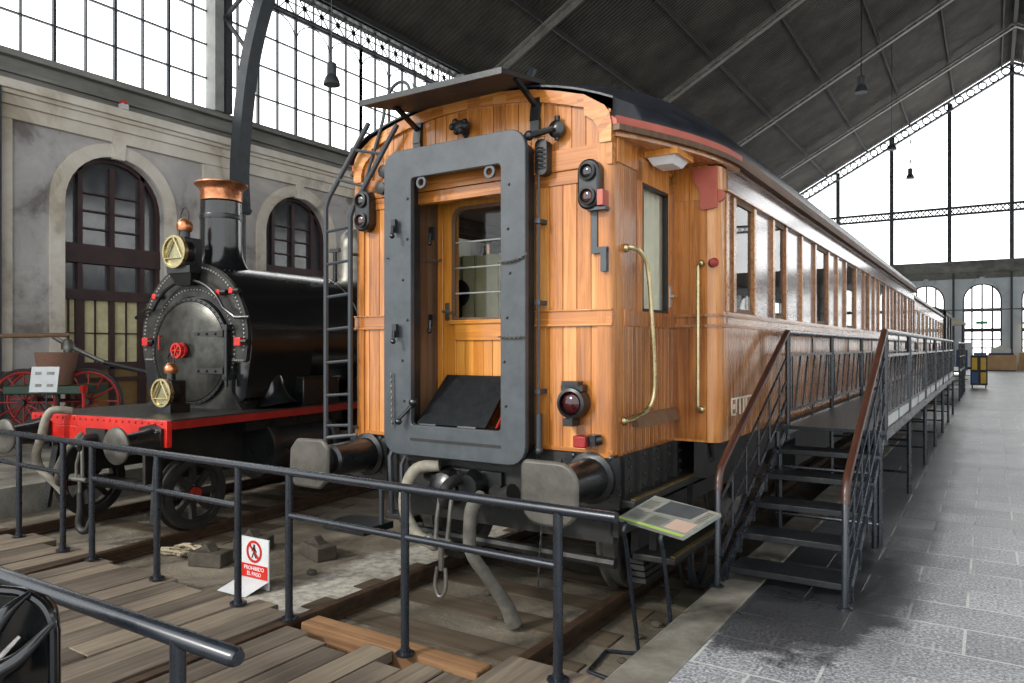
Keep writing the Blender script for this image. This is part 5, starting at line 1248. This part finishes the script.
# cylinders, boxes, frames, wheels
part('saddle', MB().prism([(-.75, 1.2, 1.165), (.78, 1.2, 1.165), (.62, 1.2, 1.6), (-.6, 1.2, 1.6)], (0, .9, 0)), 'black', lc)
for s in (-1, 1):
    part('steam_pipe_cover', MB().lathe([(.3, 0), (.2, .08), (.15, .2), (.14, .4)], (s*.82, 1.65, 1.165), (-.25*s, 0, 1), 24), 'black_shine', lc)
    part('sand_box', MB().box(min(s*.6, s*.98), max(s*.6, s*.98), 1.95, 2.6, 1.165, 1.50).box(min(s*.56, s*1.0), max(s*.56, s*1.0), 1.93, 2.62, 1.48, 1.51), 'black', lc, bevel=.012)
    part('cylinder', MB().lathe([(.33, 0), (.35, .03), (.35, .12), (.31, .13), (.31, 1.0), (.35, 1.01), (.35, 1.1), (.3, 1.12)], (s*.82, 1.3, .72), (0, 1, 0), 32), 'black', lc)
    part('main_frame', MB().box(min(s*.62, s*.66), max(s*.62, s*.66), .05, 7.6, .5, 1.13), 'black_matt', lc)
    part('cylinder_cover', MB().box(min(s*.66, s*1.02), max(s*.66, s*1.02), 1.0, 2.6, .95, 1.07), 'black', lc)
    part('running_step', MB().box(min(s*.7, s*1.1), max(s*.7, s*1.1), 3.0, 3.5, .3, .33).bar((s*.95, 3.25, .33), (s*.95, 3.25, 1.1), .04, .03), 'black_matt', lc)
    part('connecting_rod', MB().bar((s*.98, 2.4, .75), (s*.98, 5.2, .68), .05, .1), 'steel', lc)
def spoked(x, y, R, mat, spokes, s):
    w = MB().lathe([(R, 0), (R, .11), (R+.025, .12), (R+.025, .14), (R-.07, .14), (R-.07, 0), (R, 0)], (s*.9, y, R), (-s, 0, 0), 40)
    t = part('wheel', w, 'black_matt', lc)
    m = MB()
    for k in range(spokes):
        a = 2*PI*k/spokes; m.bar((s*.83, y+.08*math.cos(a), R+.08*math.sin(a)), (s*.83, y+(R-.06)*math.cos(a), R+(R-.06)*math.sin(a)), .05, .06)
    m.lathe([(R-.05, .03), (R-.05, .1), (R-.1, .1), (R-.1, .03), (R-.05, .03)], (s*.9, y, R), (-s, 0, 0), 40)
    part('spokes', m, mat, t); part('hub', MB().lathe([(.055 if R < .5 else .09, 0), (.055 if R < .5 else .09, .12), (.03, .13)], (s*.90, y, R), (-s, 0, 0), 18), 'dark_red', t)
for s in (-1, 1):
    spoked(0, .47, .37, 'black_matt', 8, s)
    for y in (3.6, 5.2, 6.8): spoked(0, y, .62, 'dark_red', 14, s)
for y in (.47, 3.6, 5.2, 6.8): part('axle', MB().cyl((-.85, y, .37 if y < 1 else .62), (.85, y, .37 if y < 1 else .62), .07, n=12), 'black_matt', lc)
part('splasher', MB().prism([(.75, 3.6+.8*math.cos(rad(a)), .75+.8*math.sin(rad(a))) for a in range(30, 151, 10)], (.27, 0, 0)), 'black', lc)
part('firebox', MB().prism([(cx+.9*math.cos(rad(a)), 6.4, 1.97+.9*math.sin(rad(a))) for a in range(0, 181, 10)]+[(cx-.9, 6.4, 1.17), (cx+.9, 6.4, 1.17)], (0, 1.3, 0)), 'black', lc)
cb = MB().box(-1.05, -1.0, 7.3, 8.2, 1.165, 2.5).box(1.0, 1.05, 7.3, 8.2, 1.165, 2.5).box(-1.05, 1.05, 7.3, 7.35, 1.165, 3.4)
part('cab', cb, 'black', lc); part('cab_roof', MB().prism([(-1.15, 7.2, 3.35), (-.6, 7.2, 3.5), (.6, 7.2, 3.5), (1.15, 7.2, 3.35), (1.15, 7.2, 3.32), (-1.15, 7.2, 3.32)], (0, 1.2, 0)), 'black', lc)
# ================================================================ OTHER THINGS
c2 = thing('railway_carriage', 'darker second railway carriage coupled far behind the varnished teak one', 'railway carriage', (-3.2, 22.4, ZR))
def cw(mb): return mb
Y2, Y3 = 22.5, 37.5
part('body', MB().box(-4.66, -1.74, Y2, Y3, .9, 2.95), 'teak_side', c2, world=True)
part('roof', MB().prism([(-4.75, Y2-.05, 2.95), (-1.66, Y2-.05, 2.95), (-1.75, Y2-.05, 3.1), (-2.3, Y2-.05, 3.28), (-3.2, Y2-.05, 3.36), (-4.1, Y2-.05, 3.28), (-4.66, Y2-.05, 3.1)], (0, Y3-Y2+.1, 0)), 'roof_black', c2, world=True)
part('letterboard', MB().box(-1.745, -1.72, Y2, Y3, 2.68, 2.9).box(-1.745, -1.72, Y2, Y3, 1.8, 1.86), 'teak_y', c2, world=True)
for k in range(9):
    y = Y2+.5+1.62*k
    w = part('side_window', MB().box(-1.745, -1.715, y, y+1.2, 1.9, 1.96).box(-1.745, -1.715, y, y+.06, 1.9, 2.66).box(-1.745, -1.715, y+1.14, y+1.2, 1.9, 2.66), 'teak_y', c2, world=True)
    part('pane', MB().box(-1.742, -1.735, y, y+1.2, 1.9, 2.66), 'dark_glass', w, world=True)
part('underframe', MB().box(-4.3, -2.1, Y2+.3, Y3-.3, .5, .9), 'black_matt', c2, world=True)
for y in (Y2+1.5, Y2+3.7, Y3-3.7, Y3-1.5):
    for x in (-2.30, -4.23): part('wheel', MB().cyl((x, y, ZR+.46), (x+.13, y, ZR+.46), .46, n=24), 'black_matt', c2, world=True)
c3 = thing('railway_wagon', 'black high sided wagon at the far end of the carriage track', 'railway wagon', (-3.2, 39, ZR))
part('body', MB().box(-4.6, -1.72, 38.6, 44, .8, 3.3), 'black', c3, world=True, bevel=.05)
part('rib', MB().box(-1.73, -1.66, 38.6, 38.75, .8, 3.3).box(-1.73, -1.66, 41.2, 41.35, .8, 3.3).box(-1.73, -1.66, 43.85, 44, .8, 3.3).box(-1.73, -1.66, 38.6, 44, 3.1, 3.3), 'black_matt', c3, world=True)
part('roof', MB().prism([(-4.7, 38.5, 3.3), (-1.62, 38.5, 3.3), (-2.2, 38.5, 3.5), (-4.1, 38.5, 3.5)], (0, 5.6, 0)), 'roof_black', c3, world=True)
for y in (39.8, 42.8):
    for x in (-2.30, -4.23): part('wheel', MB().cyl((x, y, ZR+.46), (x+.13, y, ZR+.46), .46, n=24), 'black_matt', c3, world=True)
ks = thing('kiosk', 'small kiosk with beige sloping awning beyond the far wagon', 'kiosk', (-2.4, 46.3, 0))
part('cabin', MB().box(-3.4, -1.9, 45.2, 47.4, -.31, 2.75), 'plaster_far', ks, world=True)
part('awning', MB().prism([(-3.5, 45.1, 3.35), (-1.95, 45.1, 3.35), (-1.1, 45.1, 2.95), (-1.1, 45.1, 2.82), (-3.5, 45.1, 2.82)], (0, 2.4, 0)), 'curtain', ks, world=True)
for y in (45.3, 47.3): part('awning_post', MB().cyl((-1.2, y, 0), (-1.2, y, 2.85), .05, n=8), 'iron_grey', ks, world=True)
# trolley case
tr_ = thing('trolley', 'dark upright trolley cabinet with yellow and blue panels on the paving', 'trolley', (-.37, 35.2, 0))
part('cabinet', MB().box(-.66, -.08, 34.95, 35.5, .12, 1.32), 'black_matt', tr_, world=True, bevel=.02)
for (a, b, c_, d, m) in ((-.61, -.43, .74, 1.22, 'yellow'), (-.31, -.13, .74, 1.22, 'yellow'), (-.61, -.4, .2, .64, 'blue'), (-.31, -.13, .2, .64, 'yellow')):
    part('panel', MB().box(a, b, 34.93, 34.955, c_, d), m, tr_, 'yellow panel' if m == 'yellow' else 'blue panel', world=True)
part('top_rail', MB().tube([(-.6, 35.4, 1.32), (-.6, 35.4, 1.6), (-.14, 35.4, 1.6), (-.14, 35.4, 1.32)], .02, 6), 'iron_grey', tr_, world=True)
for x in (-.6, -.14):
    for y in (35.03, 35.42): part('castor', MB().cyl((x-.02, y, .06), (x+.02, y, .06), .06, n=12), 'black', tr_, world=True)
mb = MB().box(-.55, -.12, 35.0, 35.4, 1.325, 1.42)
solid('leaflet_tray', mb, 'blue', 'blue tray of leaflets lying on top of the trolley cabinet', 'tray', (-.3, 35.2, 1.325))
# counter with model building
ct_ = thing('counter', 'pale brown boxy display counter near the end wall door', 'counter', (.65, 61, 0))
part('counter_body', MB().box(-.3, 1.5, 60.4, 61.4, 0, 1.1), 'sand', ct_, world=True, bevel=.01)
part('plinth', MB().box(-.25, 1.45, 60.35, 61.4, 0, .08), 'iron_grey', ct_, world=True)
md = thing('scale_model', 'scale model of a gabled building standing on the brown counter', 'scale model', (.65, 60.9, 1.1))
part('base', MB().box(-.1, 1.35, 60.45, 61.35, 1.1, 1.24), 'iron_grey', md, world=True)
part('walls', MB().box(.05, 1.2, 60.55, 61.25, 1.24, 1.46), 'plaster_far', md, world=True)
part('roof', MB().prism([(-.02, 60.5, 1.46), (1.27, 60.5, 1.46), (.95, 60.5, 1.62), (.62, 60.5, 1.78), (.3, 60.5, 1.62)], (0, .8, 0)), 'curtain', md, world=True)
cc = thing('counter', 'low pale counter further right along the end wall', 'counter', (2.6, 62.2, 0))
part('counter_body', MB().box(1.7, 4.4, 61.8, 62.6, 0, 1.25), 'sand', cc, world=True); part('counter_top', MB().box(1.65, 4.45, 61.75, 62.65, 1.25, 1.33), 'curtain', cc, world=True)
wl = thing('wall_lamp', 'small glowing warm lamp on the end wall above the right counter', 'lamp', (2.15, 62.9, 3.2))
part('arm', MB().tube([(2.15, 63.2, 3.7), (2.15, 62.9, 3.8), (2.15, 62.8, 3.55)], .025, 6), 'black', wl, world=True); part('lamp_shade', MB().lathe([(.3, 0), (.2, .15), (.06, .3)], (2.15, 62.8, 3.25), (0, 0, 1), 18), 'brass', wl, world=True)
t = NT('warm bulb'); e = t.n('ShaderNodeEmission'); e.inputs[0].default_value = (1, .7, .3, 1); e.inputs[1].default_value = 4; t.l(e.outputs[0], t.out.inputs[0]); M['bulb'] = t.m
part('bulb', MB().ball((2.15, 62.8, 3.2), .13, 12, 8), 'bulb', wl, world=True)
for (x, y, h, w, m, lab, nm, cat) in ((-1.2, 50, 1.9, .7, 'offwhite', 'pale upright display board far behind the trolley', 'display_board', 'display board'), (-1.2, 44, 1.5, .5, 'blue', 'blue upright display board beside the far walkway stair', 'display_board', 'display board')):
    d = thing(nm, lab, cat, (x, y, 0)); part('board', MB().box(x-w/2, x+w/2, y-.03, y+.03, .5, h), m, d, world=True); part('stand', MB().box(x-.03, x+.03, y-.02, y+.02, .03, .5).box(x-.25, x+.25, y-.2, y+.2, 0, .03), 'iron_grey', d, world=True)
ex = thing('green_exit_sign', 'small green exit sign over the far arched door', 'sign', (-.5, 62.95, 3.35))
part('sign_plate', MB().box(-.85, -.15, 62.9, 62.95, 3.3, 3.5), 'exit', ex, world=True)
part('sign_bracket', MB().box(-.83, -.17, 62.95, 63.1, 3.38, 3.42), 'iron_grey', ex, world=True)
# hanging hall lamps -----------------------------------------------------------------------
def pendant(x, y, z, lab, D=.33):
    p = thing('pendant_lamp', lab, 'lamp', (x, y, z), 0, 'bell shaped hall lamps hanging from the roof'); k = D/.33; T_ = zroof(x)-.3-z
    part('lamp_shade', MB().lathe([(.165*k, 0), (.16*k, .05*k), (.13*k, .14*k), (.09*k, .2*k), (.085*k, .22*k)], (0, 0, 0), (0, 0, 1), 24), 'iron_grey', p)
    part('lamp_housing', MB().lathe([(.09*k, .2*k), (.095*k, .22*k), (.095*k, .42*k), (.05*k, .45*k)], (0, 0, 0), (0, 0, 1), 18), 'iron_grey', p)
    part('lamp_glass', MB().lathe([(.155*k, .01), (.05*k, .03), (.0, .035)], (0, 0, 0), (0, 0, 1), 20), 'offwhite', p)
    part('cable', MB().cyl((0, 0, .44*k), (0, 0, T_), .012*k, n=6), 'black', p)
pendant(-13.3, 12.6, 7.95, 'dark bell shaped hall lamp hanging before the left wall windows', .4)
pendant(-4.4, 33, 12.0, 'dark hall lamp high under the roof, nearest above the carriage roof', .5)
pendant(-4.58, 46, 12.6, 'dark hall lamp beside the end gable truss', .5)
pendant(-4.8, 60, 13.7, 'dark hall lamp hanging before the glazed end gable', .55)
# hand cart ----------------------------------------------------------------------------------
hc = thing('hand_cart', 'old green hand cart with red spoked wheels carrying a wicker basket', 'hand cart', (-15, 7.0, 0))
def cart_wheel(c, R, lean):
    n_ = Vector((.62, -.78, 0)).normalized(); u = Vector((.78, .62, 0)); v_ = Vector((0, 0, 1)); c = Vector(c)
    def ringpts(r): return [c+u*r*math.cos(2*PI*k/32)+v_*r*math.sin(2*PI*k/32) for k in range(32)]
    ty = MB().tube(ringpts(R), .028, 8, True); w = part('wheel', ty, 'black_matt', hc, world=True)
    sp = MB()
    for k in range(12): a = 2*PI*k/12; sp.cyl(c, c+u*(R-.02)*math.cos(a)+v_*(R-.02)*math.sin(a), .016, n=6)
    sp.tube(ringpts(R-.05), .03, 8, True); part('spokes', sp, 'dark_red', w, world=True); part('hub', MB().cyl(c-n_*.1, c+n_*.1, .06, n=12), 'black_matt', w, world=True)
cart_wheel((-14.9, 6.55, .63), .6, 0); cart_wheel((-14.2, 7.35, .63), .6, 0)
cart_wheel((-15.6, 7.1, .63), .6, 0)
part('cart_bed', MB().obox((-14.75, 7.05, .86), (1.5, .8, .16), Matrix.Rotation(rad(38), 3, 'Z')), 'green', hc, world=True, bevel=.02)
part('axle', MB().cyl((-15.6, 7.1, .63), (-14.2, 7.35, .63), .035, n=8), 'black_matt', hc, world=True)
part('pump', MB().cyl((-14.97, 7.36, .9), (-14.97, 7.36, 1.75), .08, n=12).lathe([(.12, 0), (.12, .1), (.06, .2)], (-14.97, 7.36, 1.6), (0, 0, 1), 12).tube([(-15.2, 7.2, 1.85), (-14.95, 7.4, 1.65), (-14.4, 7.75, 1.35)], .045, 8), 'steel', hc, world=True)
part('pole', MB().tube([(-15.6, 5.9, 1.84), (-15.0, 6.6, 1.86), (-14.6, 7.2, 1.88)], .04, 8), 'teak_dull', hc, world=True)
part('shaft', MB().tube([(-14.4, 7.75, 1.35), (-13.6, 8.4, 1.1)], .05, 8), 'black_matt', hc, world=True)
bk = solid('wicker_basket', MB().lathe([(.26, .0), (.31, .3), (.36, .6), (.33, .6), (.26, .05)], (-14.55, 6.95, .95), (0, 0, 1), 24), 'wicker', 'brown wicker basket sitting on the green hand cart', 'basket', (-14.55, 6.95, .95))
# sign on a stand, bollard
ss = thing('sign_stand', 'white notice on a thin stand in front of the hand cart', 'sign', (-12.95, 6.0, 0))
R_ = Matrix.Rotation(rad(38), 3, 'Z') @ Matrix.Rotation(rad(-12), 3, 'X')
part('notice', MB().obox((-12.95, 6.0, 1.12), (.43, .02, .42), R_), 'offwhite', ss, world=True)
mb = MB()
for (u, w_, v_) in ((-.1, .1, .1), (.09, .12, .1), (-.08, .1, -.1), (.1, .1, -.1)): mb.obox(Vector((-12.95, 6.0, 1.12))+R_ @ Vector((u, -.0115, v_)), (w_, .002, .05), R_)
part('print', mb, 'steel', ss, world=True)
part('pole', MB().cyl((-12.95, 6.03, 0), (-12.95, 6.03, .95), .014, n=8).lathe([(.15, 0), (.15, .02), (.02, .03)], (-12.95, 6.03, 0), (0, 0, 1), 16), 'iron_grey', ss, world=True)
mb = MB().lathe([(.07, 0), (.07, .4), (.05, .46), (.02, .5)], (-13.4, 6.85, .0), (0, 0, 1), 14); mb.cyl((-13.4, 6.85, .48), (-13.4, 6.85, .55), .02, n=8)
fe = thing('fire_extinguisher', 'dark extinguisher with a red head standing beside the hand cart', 'fire extinguisher', (-13.4, 6.85, 0)); part('cylinder', mb, 'black', fe, world=True); part('head', MB().box(-13.44, -13.36, 6.81, 6.89, .85, .98).cyl((-13.4, 6.85, .5), (-13.4, 6.85, .85), .03, n=8), 'red', fe, 'red head', world=True)
# alarm light on the cornice
al = thing('alarm_light', 'small red alarm light on the cornice of the left wall', 'alarm light', (-16.6, 9.55, 7.2)); part('base', MB().box(-16.72, -16.58, 9.32, 9.48, 7.08, 7.2), 'offwhite', al, world=True); part('lens', MB().ball((-16.65, 9.4, 7.22), .08, 12, 8), 'red', al, world=True)
# odds and ends on the ground
for (x, y, a, lab) in ((-6.0, 4.2, 20, 'timber block lying before the locomotive wheel'), (-5.35, 4.9, -15, 'timber block nearer the wooden carriage, behind the warning sign'), (-6.1, 4.75, 30, 'timber wedge against the locomotive rail')):
    m = MB().obox((x, y, -.28), (.34, .2, .13), Matrix.Rotation(rad(a), 3, 'Z')); m.prism([(x-.1, y-.05, -.216), (x+.06, y-.05, -.216), (x-.02, y-.05, -.14)], (0, .1, 0))
    solid('timber_block', m, 'block', lab, 'timber block', (x, y, -.345), 'timber blocks by the tracks', bevel=.01)
m = MB(); P = []
for k in range(60): a = k*.55; P.append((-6.5+.16*math.cos(a*.7)+.05*math.sin(2.3*a), 4.25+.12*math.sin(a)+.03*math.cos(1.7*a), -.322+.02*(1+math.sin(a*1.9))))
m.tube(P, .014, 6); solid('rope', m, 'rope', 'tangled tan rope lying beside the locomotive rail', 'rope', (-6.5, 4.25, -.345))
m = MB(); P = []
for k in range(70): a = 2*PI*k/18; P.append((-2.03+.06*math.sin(a*.3), 6.0+.3*math.cos(a), -.03+.31*math.sin(a)*.98))
m.tube(P, .013, 6); solid('cable_coil', m, 'iron_grey', 'coil of black cable leaning beside the stair foot', 'cable coil', (-2.03, 6.0, -.345))
for k, (x, y) in enumerate(((-1.95, 4.3), (-2.0, 5.0), (-2.12, 5.5), (-3.0, 4.5), (-3.4, 4.9), (-5.0, 4.5), (-2.02, 4.72))):
    m = MB().ball((x, y, -.33), .03+.008*(k % 3), 7, 5, (1.2, .9, .7)); solid('stone', m, 'block', ['grey pebble in the pit beside the information stand', 'pebble in the pit below the step board', 'pebble in the pit under the carriage steps', 'pebble on the nearest carriage track bay', 'pebble beneath the carriage coupling', 'pebble near the timber blocks', 'second pebble in the pit beside the information stand'][k], 'stone', (x, y, -.345), 'pebbles on the track bed')
# ================================================================ LIGHT, WORLD, CAMERA
w = bpy.data.worlds.new('sky'); S.world = w; w.use_nodes = True
bg = w.node_tree.nodes['Background']; bg.inputs[0].default_value = (.93, .97, 1, 1); bg.inputs[1].default_value = 2.3
sun = bpy.data.lights.new('sun', 'SUN'); sun.energy = 2.6; sun.angle = rad(6); sun.color = (1, .96, .9)
so = bpy.data.objects.new('sun', sun); COL.objects.link(so)
dv = Vector((.42, 1.0, -.62)).normalized(); so.rotation_euler = dv.to_track_quat('-Z', 'Y').to_euler()
cam = bpy.data.cameras.new('camera'); cam.lens = 36*740/1024; cam.sensor_width = 36; cam.shift_y = (347-341.5)/1024; cam.clip_end = 300; cam.clip_start = .05
co = bpy.data.objects.new('camera', cam); COL.objects.link(co); co.location = (0, 0, 1.65); co.rotation_euler = (rad(90), 0, rad(32.86)); S.camera = co
S.view_settings.view_transform = 'Standard'; S.view_settings.look = 'None'; S.view_settings.exposure = 0; S.view_settings.gamma = 1
S.cycles.use_denoising = True; S.cycles.max_bounces = 7; S.cycles.diffuse_bounces = 4; S.cycles.glossy_bounces = 3; S.cycles.transparent_max_bounces = 12; S.cycles.sample_clamp_indirect = 6
